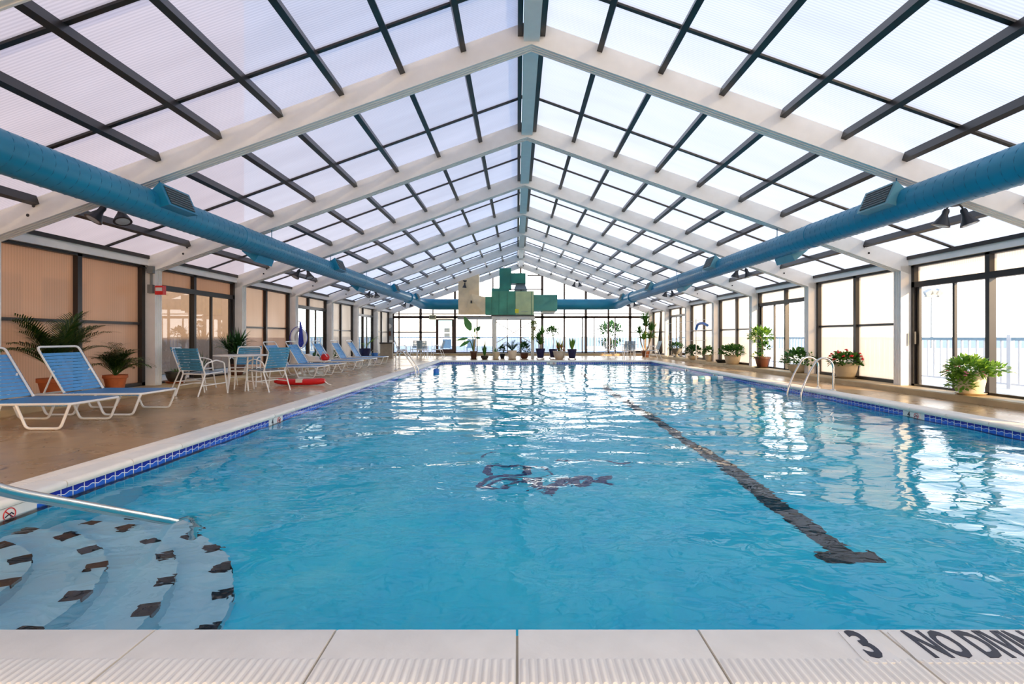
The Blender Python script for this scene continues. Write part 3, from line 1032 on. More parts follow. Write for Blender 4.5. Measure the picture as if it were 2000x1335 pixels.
# ------------------------------------------------------------------ air ducts
def duct(s, x, z, label, inner, outer):
    d = thing('air_duct', label, 'duct', (x, 0, 0))
    ya, yb, ye = -2.0, 23.6, 27.5
    R, R2, R3 = .212, .245, .283
    zh = 2.83
    b = MB().tube([(0, ya, z), (0, yb, z)], R, 28); b.build('pipe', 'duct', d, True)
    dx = -s * 1.0
    xend = (-3.03 - x) if s < 0 else (2.09 - x)
    b = MB()
    path = [(0, yb, z), (0, 25.6, z + (zh - z) * .4)]
    for i in range(9):
        a = i / 8 * PI / 2
        path.append((dx * .9 * (1 - math.cos(a)), 26.6 + .9 * math.sin(a), zh))
    path.append((xend, ye, zh))
    rr = [R2] + [R2 + (R3 - R2) * min(1, i / 4) for i in range(1, len(path))]
    b.tube(path, rr, 28); b.build('elbow', 'duct', d, True)
    # spiral lock seam
    pts = []
    n = int((yb - ya) / .147) * 14
    for i in range(n + 1):
        a = 2 * PI * i / 14
        pts.append(((R + .001) * math.cos(a), ya + .147 * i / 14, z + (R + .001) * math.sin(a)))
    MB().tube(pts, .0045, 4).build('spiral_seam', 'duct_seam', d)
    for y in (9.2, 16.4, yb, 25.4):
        rc = R + .006 if y < yb else R2 + .008
        zz = z if y < 24 else z + (zh - z) * .36
        MB().lathe([(R * .9, -.05), (rc, -.05), (rc, .05), (R * .9, .05)], 28, (0, y, zz), Matrix.Rotation(-PI / 2, 3, 'X')).build('collar', 'duct', d, True)
    def register(y, side, L=.62, sc=1.0):
        # boot on the duct flank; side +1 faces the pool
        u = -s * side
        el = math.radians(24 if side > 0 else -50)
        ex = Vector((u * math.cos(el), 0, math.sin(el)))
        ez = Vector((-u * math.sin(el), 0, math.cos(el)))
        c = Vector((0, y, z))
        r0, r1 = R * .80, R + .10
        h0, h1 = .13 * sc, .165 * sc
        vs = []
        for r, h, l in ((r0, h0, L / 2 * .92), (r1, h1, L / 2)):
            for a, e_ in ((-1, -1), (1, -1), (1, 1), (-1, 1)):
                vs.append(c + ex * r + ez * (h * e_) + Vector((0, a * l, 0)))
        g = MB().add(vs, [(0, 1, 2, 3), (7, 6, 5, 4), (0, 4, 5, 1), (1, 5, 6, 2), (2, 6, 7, 3), (3, 7, 4, 0)]).build('register', 'duct_light' if s > 0 else 'duct', d)
        M = Matrix((ex, Vector((0, 1, 0)), ez)).transposed()
        q = MB().obox(c + ex * (r1 + .002), (.012, L * .82, h1 * 1.62), M)
        gr = q.build('grille', 'grille', g)
        m = MB()
        for i in range(7):
            zz = -h1 * .72 + h1 * 1.44 * i / 6
            m.obox(c + ex * (r1 + .01) + ez * zz, (.014, L * .82, .006), M)
        m.build('louvre_blades', 'hood', g)
    for y in inner: register(y, 1)
    for y in outer: register(y, -1, .7)
    for k in range(0, 8):
        y = FY(k) + .1
        if y < 27:
            rr_ = R if y < yb else R2
            MB().tube([(0, y, z + rr_ - .01), (0, y, Zu(x) + .02)], .008, 6).box(-.03, .03, y - .02, y + .02, z + rr_ - .012, z + rr_ + .012).build('hanger_rod', 'duct_seam', d)
    return d
duct(-1, -5.03, 2.90, 'blue spiral air duct above the loungers and the bronze windows', (7.2, 13.8, 20.3, 24.6), (10.3, 16.7))
duct(1, 5.33, 2.92, 'blue spiral air duct above the pool ladder and the flower pots', (7.2, 13.5, 19.8, 25.0), (10.3, 16.8))

# ------------------------------------------------------------------ air handler and its stand
AY = 26.2
AX = lambda px: (px - 1010.0) * AY / 1000.0
AZ = lambda py: CH + (657.0 - py) * AY / 1000.0
ah = thing('air_handler', 'green sheet metal air handler with ducts on a white stand', 'air handler', (0, AY, 0))
MB().box(AX(960), AX(1043), .05, 1.5, AZ(615), AZ(568)).build('cabinet', 'green_mid', ah)
for p0, p1, m in ((961, 974, 'green_mid'), (975, 990, 'green_mid'), (991, 1006, 'green_mid'), (1007, 1037, 'green_pale'), (1038, 1042.5, 'green_pale')):
    MB().box(AX(p0), AX(p1), .02, .06, AZ(614), AZ(569)).build('front_panel', m, ah)
MB().box(AX(1018), AX(1031), .005, .021, AZ(608), AZ(607.4)).build('latch', 'grey_metal', ah)
MB().box(AX(1006), AX(1013), .005, .022, AZ(611), AZ(603)).build('warning_sticker', 'yellow_sticker', ah)
MB().box(AX(959), AX(1044), -.01, 1.52, AZ(617), AZ(615)).build('base_rail', 'bronze', ah)
MB().box(AX(960), AX(994), .1, 1.3, AZ(568), AZ(562.5)).build('transition_box', 'green_dark', ah)
MB().box(AX(975), AX(998), .25, 1.1, AZ(562.5), AZ(522)).box(AX(974.5), AX(998.5), .24, 1.11, AZ(563), AZ(560)).build('exhaust_stack', 'green_dark', ah)
MB().box(AX(998), AX(1027), .2, 1.15, AZ(552), AZ(532)).box(AX(1012), AX(1013), .19, .2, AZ(552), AZ(532)).build('exhaust_box', 'green_dark', ah)
MB().add([(AX(1008), .4, AZ(552)), (AX(1025), .4, AZ(552)), (AX(1025), 1.3, AZ(552)), (AX(1008), 1.3, AZ(552)), (AX(1004), .3, AZ(564)), (AX(1030), .3, AZ(564)), (AX(1030), 1.4, AZ(564)), (AX(1004), 1.4, AZ(564))],
         [(3, 2, 1, 0), (4, 5, 6, 7), (0, 1, 5, 4), (1, 2, 6, 5), (2, 3, 7, 6), (3, 0, 4, 7)]).build('intake_hood', 'hood', ah)
MB().box(AX(1017), AX(1018.5), .5, .55, AZ(568), AZ(551)).build('hood_post', 'black', ah)
MB().prism([(AX(895), 2.25), (AX(935), 2.25), (AX(935), Zu(AX(935)) - .08), (AX(895), Zu(AX(895)) - .08)], 1, .02, .60).build('insulated_riser', 'tan_board', ah)
b = MB()
x0, x1, z0, z1, y0 = AX(906), AX(950), 2.24, 3.12, .02
ap = (AX(921), -.10, 3.30); mid = (AX(926), -.13, 2.86)
b.add([(x0, y0, z0), (x1 - .1, y0, z0), (x1, y0, z1), ap, mid, (x1 - .15, y0, z1 + .02), ((x0 + x1) / 2, -.02, z0 + .08)],
      [(0, 6, 4), (6, 1, 4), (1, 2, 4), (2, 5, 4), (5, 3, 4), (3, 0, 4), (0, 1, 6)])
b.build('flexible_connector', 'tan_board', ah, False)
MB().box(AX(935), AX(950), .02, .6, 2.25, 3.12).build('return_duct', 'tan_board', ah)
MB().box(AX(919.5), AX(922.5), -.16, -.08, AZ(592), AZ(587)).build('access_plug', 'black', ah)
MB().box(AX(948), AX(960), .0, .7, 2.22, 3.14).build('flange', 'green_mid', ah)
m = MB().box(AX(1043), AX(1089), .15, 1.6, AZ(606), AZ(575))
m.build('supply_plenum', 'green_plenum', ah)
MB().box(AX(1060), AX(1085), .3, 1.2, AZ(610), AZ(606)).build('drip_tray', 'stand_white', ah)
sd = thing('equipment_stand', 'white steel stand with cross braces under the green air handler', 'stand', (0, AY, 0))
for x in (AX(965), AX(1041)):
    for y in (.1, 1.4):
        MB().box(x - .06, x + .06, y - .06, y + .06, 0, AZ(623)).box(x - .11, x + .11, y - .11, y + .11, 0, .015).build('leg', 'stand_white', sd)
for y in (.1, 1.4):
    MB().box(AX(960), AX(1045), y - .07, y + .07, AZ(623), AZ(617.4)).build('top_beam', 'stand_white', sd)
for x in (AX(965), AX(1041)):
    MB().box(x - .05, x + .05, .17, 1.33, AZ(622), AZ(617.5)).build('top_beam', 'stand_white', sd)
MB().box(AX(893), AX(960), .12, .26, AZ(623), AZ(618.5)).build('side_beam', 'grey_metal', sd)
for a, c in (((AX(966), 1.4, 1.9), (AX(1040), 1.4, .75)), ((AX(1040), 1.4, 1.9), (AX(966), 1.4, .75)), ((AX(1040), .1, .25), (AX(1020), .8, .75)), ((AX(966), .1, .35), (AX(986), .8, .80))):
    MB().tube([a, c], .02, 6).build('brace', 'stand_white', sd)

# ------------------------------------------------------------------ flood lights
def floods(x, y, z, label, heads, sc=1.0):
    t = thing('flood_light', label, 'flood light', (x, y, z), 0, 'flood lights under the rafters')
    MB().box(-.09, .09, -.06, .06, -.05, 0).lathe([(.05, -.09), (.06, -.05)], 12).build('mounting_box', 'lamp_black', t)
    for (hx, tx, ty) in heads:
        M = Matrix.Rotation(tx, 3, 'Y') @ Matrix.Rotation(ty, 3, 'X')
        p = Vector((hx, 0, -.10))
        MB().tube([(hx * .5, 0, -.06), tuple(p), tuple(p + M @ Vector((0, 0, -.04)))], .014, 6).build('arm', 'lamp_black', t)
        hd = MB().lathe([(.030, -.03), (.042, -.06), (.040, -.11), (.055, -.15), (.105, -.25), (.112, -.27), (.100, -.27)], 18, p, M).build('lamp_head', 'lamp_black', t, True)
        MB().lathe([(.09, -.268), (.06, -.277), (.0, -.282)], 18, p, M).build('lens', 'lens', hd, True)
zL = lambda x: Zu(x)
hd2 = [(-.10, .35, -.45), (.10, -.35, -.25)]
hd3 = [(-.10, .25, .15), (.10, -.25, -.2)]
floods(-5.68, FY(1) + .1, zL(-5.68), 'twin black flood light under the blue duct by the first bronze window', hd2)
floods(-5.75, FY(3) + .1, zL(-5.75), 'twin black flood light on the rafter above the first blue lounger row', hd2)
floods(-5.75, FY(5) + .1, zL(-5.75), 'twin black flood light on the rafter above the last lounger', hd2)
floods(-5.75, FY(7) + .1, zL(-5.75), 'small flood light by the duct bend near the exit door side', hd2)
floods(6.15, FY(1) + .1, zL(6.15), 'twin flood light under the blue duct closest to the viewer, above the clear doors', hd3)
floods(6.05, FY(3) + .1, zL(6.05), 'twin flood light on the rafter above the potted ficus tree', hd3)
floods(6.05, FY(5) + .1, zL(6.05), 'twin flood light on the rafter above the stone urn', hd3)
floods(6.05, FY(7) + .1, zL(6.05), 'twin flood light on the rafter above the tall yucca', hd3)
floods(3.15, FY(7) + .1, zL(3.15), 'twin flood light on the rafter over the supply plenum', hd3)
floods(-2.65, 25.98, 3.95, 'single black flood light before the tan insulated riser', [(0, .1, .1)])
for o_ in [x for x in bpy.data.objects if x.name.startswith('flood_light') and 'single black' in str(x.get('label'))]:
    MB().tube([(0, 0, -.02), (0, .235, -.02)], .02, 6).build('bracket', 'lamp_black', o_)

# ------------------------------------------------------------------ wall fittings
c2 = FY(2)
cd = thing('conduit', 'grey conduit with two boxes on the column by the sliding door', 'conduit', (XIL - .06, c2, 0))
MB().tube([(0, -.03, 2.12), (0, -.03, 2.42)], .022, 8).build('pipe', 'conduit', cd, True)
MB().box(-.05, .05, -.07, 0, 1.98, 2.15).build('junction_box', 'conduit', cd)
MB().box(-.06, .06, -.07, 0, 2.38, 2.52).build('junction_box', 'conduit', cd)
MB().tube(rounded([(-.04, -.03, 2.47), (-.13, -.05, 2.50), (-.145, -.9, 2.51)], .05), .012, 6).build('cable', 'black', cd)
al = thing('fire_alarm_strobe', 'red fire alarm strobe on the column beside the sliding door', 'fire alarm', (XIL + .06, c2 - .0, 2.0))
MB().box(-.03, .13, -.05, .05, -.05, .13).build('housing', 'strobe_red', al)
MB().box(.00, .12, -.075, -.05, .02, .09).build('strobe_lens', 'bulb_glass', al)

lr = thing('life_ring', 'white life ring with blue rope hung on a left column', 'life ring', (XIL + .10, FY(4) - .02, 1.06), math.radians(-28))
a = [(.005 * 0, .25 * math.cos(2 * PI * i / 32), .27 * math.sin(2 * PI * i / 32)) for i in range(32)]
MB().tube(a, .075, 12, closed=True).build('ring', 'white_plastic', lr, True)
MB().tube([(.02, .345 * math.cos(2 * PI * i / 40), .37 * math.sin(2 * PI * i / 40)) for i in range(40)], .010, 6, closed=True).build('grab_line', 'rope_blue', lr)
m = MB()
for j in range(6):
    dy = (j - 2.5) * .016
    m.tube([(.09, dy * .3, .52), (.105, dy + .01, .30), (.11, dy * 1.8, .05), (.11, dy * 2.2 + .015, -.18), (.10, dy, -.30)], .013, 6)
m.build('coiled_rope', 'rope_blue', lr, True)
MB().tube([(-.02, 0, .56), (.10, 0, .53)], .014, 6).build('hook', 'steel', lr)

ex = thing('exit_sign', 'small yellowish exit sign by the brown gable door', 'sign', (GX(846), GY - .14, GZ(624)))
MB().box(-.20, .20, -.04, .05, 0, .27).build('sign_box', 'exit_face', ex)
link('sign_lettering', text_mesh('sign_lettering', 'EXIT', .17, 'black', .9, .006), ex, (0, -.042, .135), (PI / 2, 0, 0))

pn = thing('control_panel', 'grey control panel with clock on the far corner post', 'control panel', (GX(762), GY - .10, 0))
MB().box(-.20, .20, -.05, .02, .9, 2.2).build('board', 'grey_metal', pn)
MB().lathe([(.14, 0), (.14, .03), (.0, .035)], 20, (.0, -.05, 1.72), Matrix.Rotation(PI / 2, 3, 'X')).build('clock_face', 'white_plastic', pn, True)
MB().box(-.17, .1, -.10, -.05, 1.15, 1.42).build('phone_box', 'pot_brown', pn)

# ------------------------------------------------------------------ loungers
lg = thing('chaise_lounge', 'blue strap lounger cut by the picture edge', 'lounger', (-5.80, 6.40, 0), 0, 'blue strap loungers along the pool')
hw = .37
tr = .0155
MB().tube(rounded([(-.95, -hw, .29), (.55, -hw, .305), (.55, hw, .305), (-.95, hw, .29)], .07), tr).tube([(-.95, -hw, .29), (-.95, hw, .29)], tr).tube([(-.56, -hw, .295), (-.56, hw, .295)], tr * .9).build('frame', 'white_tube', lg, True)
for sgn in (-1, 1):
    y = sgn * hw
    for tx0, tx1, bx0, bx1 in ((.53, -.10, .42, .02), (-.28, -.90, -.40, -.78)):
        MB().tube(rounded([(tx0, y, .295), (bx0, y, .018), (bx1, y, .018), (tx1, y, .292)], .05), tr).build('leg_loop', 'white_tube', lg, True)
    MB().tube([(-.74, sgn * .30, .62), (-.88, sgn * .30, .30)], tr * .8, 6).build('prop', 'white_tube', lg)
hx, hz, tx_, tz = -.56, .315, -.945, .955
MB().tube(rounded([(hx, -.335, hz), (tx_, -.335, tz), (tx_, .335, tz), (hx, .335, hz)], .06), tr).build('back_frame', 'white_tube', lg, True)
def strap_mesh(w, half, r=.018):
    m = MB()
    prof = [(-half, -r), (-half - .01, 0), (-half + .004, r), (half - .004, r), (half + .01, 0), (half, -r)]
    for i in range(len(prof) - 1):
        (y0, z0), (y1, z1) = prof[i], prof[i + 1]
        m.add([(-w / 2, y0, z0), (w / 2, y0, z0), (w / 2, y1, z1), (-w / 2, y1, z1)], [(0, 1, 2, 3)])
        m.add([(-w / 2, y0, z0 - .003), (w / 2, y0, z0 - .003), (w / 2, y1, z1 - .003), (-w / 2, y1, z1 - .003)], [(3, 2, 1, 0)])
    return m.mesh('strap', 'strap_blue')
sm = strap_mesh(.044, hw)
for i in range(21):
    link('seat_strap', sm, lg, (-.53 + i * .0505, 0, .300), (0, -.01, 0))
sb_ = strap_mesh(.046, .335)
ang = math.atan2(tz - hz, tx_ - hx)
L = math.hypot(tz - hz, tx_ - hx)
for i in range(12):
    t = (.05 + i * .0525) / L
    link('back_strap', sb_, lg, (hx + (tx_ - hx) * t, 0, hz + (tz - hz) * t), (0, PI - ang + PI, 0))
dup(lg, (-5.75, 7.47, 0), 0, 'blue strap lounger in front of the terracotta palm pots')
for y, x, lb in ((13.8, -5.75, 'blue strap lounger just behind the round table chairs'), (15.0, -5.70, 'blue strap lounger in front of the white life ring'), (16.9, -5.72, 'blue strap lounger right behind the red bag'),
                 (18.55, -5.72, 'second blue lounger from the far end of the row'), (20.25, -5.72, 'farthest blue strap lounger, closest to the navy pot')):
    dup(lg, (x, y, 0), random.uniform(-.03, .03), lb)

# ------------------------------------------------------------------ chairs and tables
def make_chair(mat):
    ch = thing('strap_chair', 'x', 'chair', (0, 0, 0), 0, 'strap arm chairs')
    r = .0135
    for sg in (-1, 1):
        x = sg * .275
        MB().tube(rounded([(x, .30, 0), (x, .235, .42), (x, .22, .60), (x * 1.02, .02, .655), (x, -.19, .60), (x * .95, -.24, .50)], .05), r).build('arm_and_front_leg', 'white_tube', ch, True)
        MB().tube(rounded([(x * .93, -.36, 0), (x * .93, -.20, .40)], .03), r).build('rear_leg', 'white_tube', ch, True)
        MB().tube([(x * .98, .265, .21), (x * .95, -.28, .19)], r * .85, 6).build('stretcher', 'white_tube', ch)
    MB().tube([(-.265, .0, .205), (.265, .0, .205)], r * .85, 6).build('stretcher', 'white_tube', ch)
    MB().tube(rounded([(-.25, -.20, .40), (-.25, .235, .425), (.25, .235, .425), (.25, -.20, .40), ], .05), r).tube([(-.25, -.2, .40), (.25, -.2, .40)], r).build('seat_frame', 'white_tube', ch, True)
    MB().tube(rounded([(-.25, -.20, .40), (-.245, -.29, .66), (-.235, -.36, .865), (.235, -.36, .865), (.245, -.29, .66), (.25, -.20, .40)], .06), r).build('back_frame', 'white_tube', ch, True)
    def st(half):
        m = MB()
        prof = [(-half, -.016), (-half - .01, 0), (-half + .004, .016), (half - .004, .016), (half + .01, 0), (half, -.016)]
        for i in range(5):
            (x0, z0), (x1, z1) = prof[i], prof[i + 1]
            m.add([(x0, -.024, z0), (x1, -.024, z1), (x1, .024, z1), (x0, .024, z0)], [(0, 1, 2, 3)])
        return m.mesh('strap', mat)
    s1, s2 = st(.25), st(.243)
    for i in range(8):
        link('seat_strap', s1, ch, (0, -.165 + i * .0535, .402 + i * .003))
    for i in range(8):
        t = .10 + i * .052
        y = -.20 - .085 * t / .26 if t < .27 else -.29 - .07 * (t - .27) / .2
        link('back_strap', s2, ch, (0, y - .006, .40 + t), (PI / 2 + .30, 0, 0))
    return ch
c0 = make_chair('strap_teal')
c0.location = (-5.98, 9.75, 0); c0.rotation_euler = (0, 0, -.25); c0['label'] = 'teal strap chair with its back to the viewer at the round table'
dup(c0, (-5.10, 10.45, 0), 1.15, 'bright blue strap chair beside the red rescue tube')
dup(c0, (-6.02, 11.35, 0), PI + .25, 'blue strap chair on the far side of the round white table')
dup(c0, (-6.72, 10.70, 0), -1.35, 'blue strap chair partly hidden next to the dark clay pot')
c1 = make_chair('strap_grey')
c1.location = (-6.15, 27.3, 0); c1.rotation_euler = (0, 0, -1.4); c1['label'] = 'grey strap chair next to the brown litter bin'
dup(c1, (-5.55, 28.2, 0), PI, 'grey strap chair before the gable glass left of the exit door')
dup(c1, (-4.95, 26.75, 0), .1, 'grey strap chair tucked in at the small far table')
dup(c1, (-4.25, 27.3, 0), 1.5, 'grey strap chair turned sideways in front of the exit door')
dup(c1, (4.85, 26.6, 0), -1.9, 'blue grey strap chair against the bright sliding gable panes')
dup(c1, (5.45, 24.9, 0), -.1, 'grey strap chair with its back to the pool at the far table')
dup(c1, (6.70, 25.3, 0), .95, 'grey strap chair beside the tall yucca')
def table(x, y, r, label):
    t = thing('patio_table', label, 'table', (x, y, 0))
    MB().lathe([(r - .02, .700), (r, .706), (r + .004, .716), (r, .726), (r - .015, .730), (.0, .728)], 36).build('table_top', 'table_top', t, True)
    for k in range(4):
        a = PI / 4 + k * PI / 2 + .2
        c, s_ = math.cos(a), math.sin(a)
        MB().tube(rounded([(.25 * c, .25 * s_, .70), (.22 * c, .22 * s_, .35), (.27 * c, .27 * s_, 0)], .1), .016).build('leg', 'white_tube', t, True)
    MB().tube([(.23 * math.cos(2 * PI * i / 24), .23 * math.sin(2 * PI * i / 24), .40) for i in range(24)], .010, 6, closed=True).build('brace_ring', 'white_tube', t, True)
table(-5.66, 10.50, .50, 'round white patio table between the teal strap chairs')
table(-5.15, 27.4, .40, 'small far patio table before the exit door')
table(5.62, 25.75, .44, 'white patio table in front of the sliding gable panes')

# rescue tube
rt = thing('rescue_tube', 'red foam rescue tube lying on the deck', 'rescue tube', (-4.90, 11.55, 0), .03)
b = MB()
pts = [(-.56 + 1.12 * i / 16, .02 * math.sin(i / 16 * PI), .075 + .03 * abs(i / 8 - 1) ** 2) for i in range(17)]
b.tube(pts, [.045] + [.066] + [.072] * 13 + [.066] + [.045], 12); b.build('foam_body', 'red', rt, True)
MB().box(-.07, .07, -.074, .074, .07, .149).build('strap', 'towel', rt)
MB().tube([(.55, 0, .09), (.62, .02, .03), (.70, -.01, .012)], .012, 6).build('tow_line', 'white_tube', rt)

# side table with towels and red bag
tt = thing('side_table', 'low white side table between the far loungers', 'table', (-6.25, 16.0, 0))
MB().box(-.42, .34, -.25, .25, .33, .36).build('table_top', 'white_plastic', tt)
for x in (-.38, .30):
    for y in (-.21, .21):
        MB().box(x - .02, x + .02, y - .02, y + .02, 0, .33).build('leg', 'white_plastic', tt)
tw = tag(MB().prism([(-.22, 0), (.2, 0), (.16, .12), (-.02, .13), (-.12, .2), (-.22, .17)], 1, -.16, .16).build('folded_towel', 'towel', loc=(-6.42, 16.0, .36)), 'cream folded towel on the low white table', 'towel')
bagm = MB().lathe([(.08, 0), (.13, .04), (.14, .11), (.10, .18), (.05, .21), (.02, .21)], 9)
bag = thing('bag', 'red drawstring bag on the low white table', 'bag', (-5.98, 15.95, .36))
bagm.build('body', 'red', bag, False)
MB().tube([(-.1, 0, .2), (-.02, -.12, .28), (.12, -.15, .12)], .012, 6).build('strap', 'white_plastic', bag)

# ------------------------------------------------------------------ pool rails
def rail_pair(name, label, cx, cy_, gap, pathf, rz=0):
    t = thing(name, label, 'pool ladder', (cx, cy_, 0), rz)
    for s_ in (-1, 1):
        y = s_ * gap / 2
        MB().tube(pathf(y), .021, 12).build('grab_rail', 'steel', t, True)
    MB().box(-.0, .0001, -gap / 2, gap / 2, 0, 0) 
    return t
def left_path(y):
    return rounded([(-.55, y, 0), (-.55, y, .52), (-.44, y, .64), (-.33, y, .62), (.10, y, .02), (.10, y, -.75)], .10)
def right_path(y):
    return arcpath(y)
def arcpath(y):
    p = [(.36, y, 0.0), (.36, y, .40)]
    p += [(.16 + .20 * math.cos(i / 8 * PI * .80), y, .46 + .20 * math.sin(i / 8 * PI * .80)) for i in range(9)]
    p += [(-.14, y, .34), (-.26, y, .06), (-.30, y, -.10), (-.30, y, -.85)]
    return rounded(p, .08, 3)
lt = rail_pair('pool_ladder', 'steel pool ladder rails beside the row of blue loungers', -3.46, 17.2, .50, left_path)
rt_ = rail_pair('pool_ladder', 'curved steel pool ladder rails in front of the flower pots', 6.10, 10.72, .52, right_path)
for t, xx, fx in ((lt, .10, -.55), (rt_, -.30, .36)):
    for z in (-.30, -.55, -.78):
        MB().box(xx - .05, xx + .05, -.25, .25, z, z + .025).build('tread', 'white_plastic', t)
    for s_ in (-1, 1):
        MB().lathe([(.055, 0), (.055, .012), (.03, .03)], 14, (fx, s_ * .255, .0)).build('flange', 'steel', t, True)
hr = thing('pool_handrail', 'brushed steel handrail sloping into the water over the steps', 'handrail', (-2.2, 2.0, 0))
MB().tube(rounded([(.02, -.75, 0), (.02, -.75, .60), (.02, -.45, .86), (.0, .18, .444), (-.095, 1.40, -.128), (-.12, 1.66, -.255), (-.12, 1.70, -.76)], .14, 5), .0245, 14).build('rail', 'steel', hr, True)
MB().lathe([(.06, 0), (.06, .014), (.03, .03)], 16, (.02, -.75, 0)).build('flange', 'steel', hr, True)

# float lying at the pool side
fl = thing('lane_float', 'white and blue foam float at the pool edge', 'pool float', (5.42, 14.6, ZW))
for i in range(5):
    MB().lathe([(.02, -.09), (.075, -.075), (.08, 0), (.075, .075), (.02, .09)], 12, (-.36 + i * .18, 0, .03), Matrix.Rotation(PI / 2, 3, 'Y')).build('foam_segment', 'duct_light' if i % 2 else 'white_plastic', fl, True)
sk = thing('skimmer_float', 'small blue chlorine float on the far water', 'pool float', (-2.75, 17.4, ZW))
MB().lathe([(.02, -.06), (.09, -.05), (.10, 0), (.10, .10), (.08, .13), (.02, .15)], 16).build('body', 'blue_plastic', sk, True)

# ------------------------------------------------------------------ plants
def leaf(m, p, d, up, L, w, bend=.3, nseg=3):
    """one leaf blade: tapered strip"""
    d = d.normalized()
    s_ = d.cross(up)
    s_ = s_.normalized() if s_.length > 1e-4 else d.orthogonal().normalized()
    prof = [.35, 1.0, .8, .0] if nseg == 3 else [.3, .8, 1.0, .8, .45, .0]
    vs, q = [], Vector(p)
    n = len(prof) - 1
    for i, f in enumerate(prof):
        vs += [q + s_ * (w * f / 2), q - s_ * (w * f / 2)]
        dd = (d + Vector((0, 0, -bend * i / n)))
        q = q + dd.normalized() * (L / n)
    m.add(vs, [(2 * i, 2 * i + 1, 2 * i + 3, 2 * i + 2) for i in range(n)])
def rdir(z0=-.2, z1=1.0):
    a = random.uniform(0, 2 * PI); z = random.uniform(z0, z1)
    r = math.sqrt(max(0, 1 - z * z))
    return Vector((r * math.cos(a), r * math.sin(a), z))
def bush(parent, c, rx, ry, rz, n, L, w, mat, name='foliage', z0=-.3):
    m = MB()
    for i in range(n):
        d = rdir(z0, 1)
        t = random.uniform(.35, 1.0) ** .6
        p = Vector((c[0] + d.x * rx * t, c[1] + d.y * ry * t, c[2] + d.z * rz * t))
        dd = (d + Vector((random.uniform(-.7, .7), random.uniform(-.7, .7), random.uniform(-.3, .6)))).normalized()
        leaf(m, p, dd, Vector((random.uniform(-.4, .4), random.uniform(-.4, .4), 1)), L * random.uniform(.7, 1.2), w * random.uniform(.8, 1.2), .5)
    return stuff(m.build(name, mat, parent))
def blossoms(parent, c, rx, ry, rz, n, r, mat):
    m = MB()
    for i in range(n):
        d = rdir(.1, 1)
        p = Vector((c[0] + d.x * rx, c[1] + d.y * ry, c[2] + d.z * rz))
        for k in range(5):
            q = p + rdir(-.5, 1) * r * .7
            m.obox(q, (r, r, r * .7), Matrix.Rotation(random.uniform(0, 3), 3, 'Z'))
    return stuff(m.build('blossoms', mat, parent))
def spikes(parent, c, n, L, w, mat, spread=.6, name='foliage', bend=.6):
    m = MB()
    for i in range(n):
        a = random.uniform(0, 2 * PI)
        k = random.uniform(0, spread)
        d = Vector((math.cos(a) * k, math.sin(a) * k, 1)).normalized()
        leaf(m, Vector(c) + Vector((math.cos(a), math.sin(a), 0)) * .03, d, Vector((math.sin(a), -math.cos(a), .2)).cross(d), L * random.uniform(.7, 1.1), w, bend * k, 5)
    return stuff(m.build(name, mat, parent))
POTS = {
    'round': [(.70, 0), (.80, .06), (.96, .55), (1.0, .80), (1.06, .82), (1.06, 1.0), (.94, 1.0), (.90, .90)],
    'taper': [(.62, 0), (.66, .03), (.90, .80), (1.0, .82), (1.0, 1.0), (.90, 1.0), (.86, .90)],
    'square': [(.60, 0), (.64, .03), (.95, .90), (1.0, 1.0), (.92, 1.0), (.88, .88)],
    'bowl': [(.55, 0), (.75, .15), (.95, .55), (1.0, .85), (1.06, .88), (1.06, 1.0), (.95, 1.0), (.9, .9)],
    'urn': [(.55, 0), (.55, .08), (.28, .14), (.26, .32), (.55, .45), (.92, .75), (1.06, .96), (1.06, 1.0), (.94, 1.0), (.88, .9)],
}
def potted(name, label, loc, kind, R, Hh, mat, saucer=None, n=24, group='potted plants of the pool hall'):
    t = thing(name, label, 'potted plant', loc, random.uniform(0, 6) if kind != 'square' else 0, group)
    dz = .03 if saucer else 0
    MB().lathe([(r * R, z * Hh + dz) for r, z in POTS[kind]], n).build('pot', mat, t, True)
    MB().lathe([(R * .1, Hh * .88 + dz), (R * .9, Hh * .90 + dz), (R * .05, Hh * .93 + dz)], 14).build('soil', 'soil', t)
    if saucer:
        MB().lathe([(R * .8, 0), (R * 1.05, .035), (R * 1.0, .035), (R * .75, .03)], n).build('saucer', saucer, t, True)
    return t
def frond(parent, base, az, tilt, L, mat, wl=.20, nl=20, droop=1.0):
    m = MB()
    d = Vector((math.cos(az) * math.sin(tilt), math.sin(az) * math.sin(tilt), math.cos(tilt)))
    p = Vector(base); pts = [p.copy()]
    for i in range(10):
        d = (d + Vector((math.cos(az) * .02, math.sin(az) * .02, -.055 * droop * (i * .35)))).normalized()
        p = p + d * (L / 10); pts.append(p.copy())
    m.tube(pts, [.008 * (1 - i / 11.5) for i in range(11)], 5)
    side = Vector((-math.sin(az), math.cos(az), 0))
    for i in range(nl):
        t = .22 + .76 * i / (nl - 1)
        j = min(9, int(t * 10)); u = t * 10 - j
        q = pts[j].lerp(pts[j + 1], u)
        dd = (pts[j + 1] - pts[j]).normalized()
        ll = wl * (.45 + 1.1 * math.sin(PI * min(1, (t - .1) / .95)) ** .8)
        for sg in (-1, 1):
            leaf(m, q, side * sg * .75 + dd * .65 + Vector((0, 0, .12)), Vector((0, 0, 1)), ll, .017, .7)
    return m.build('frond', mat, parent)

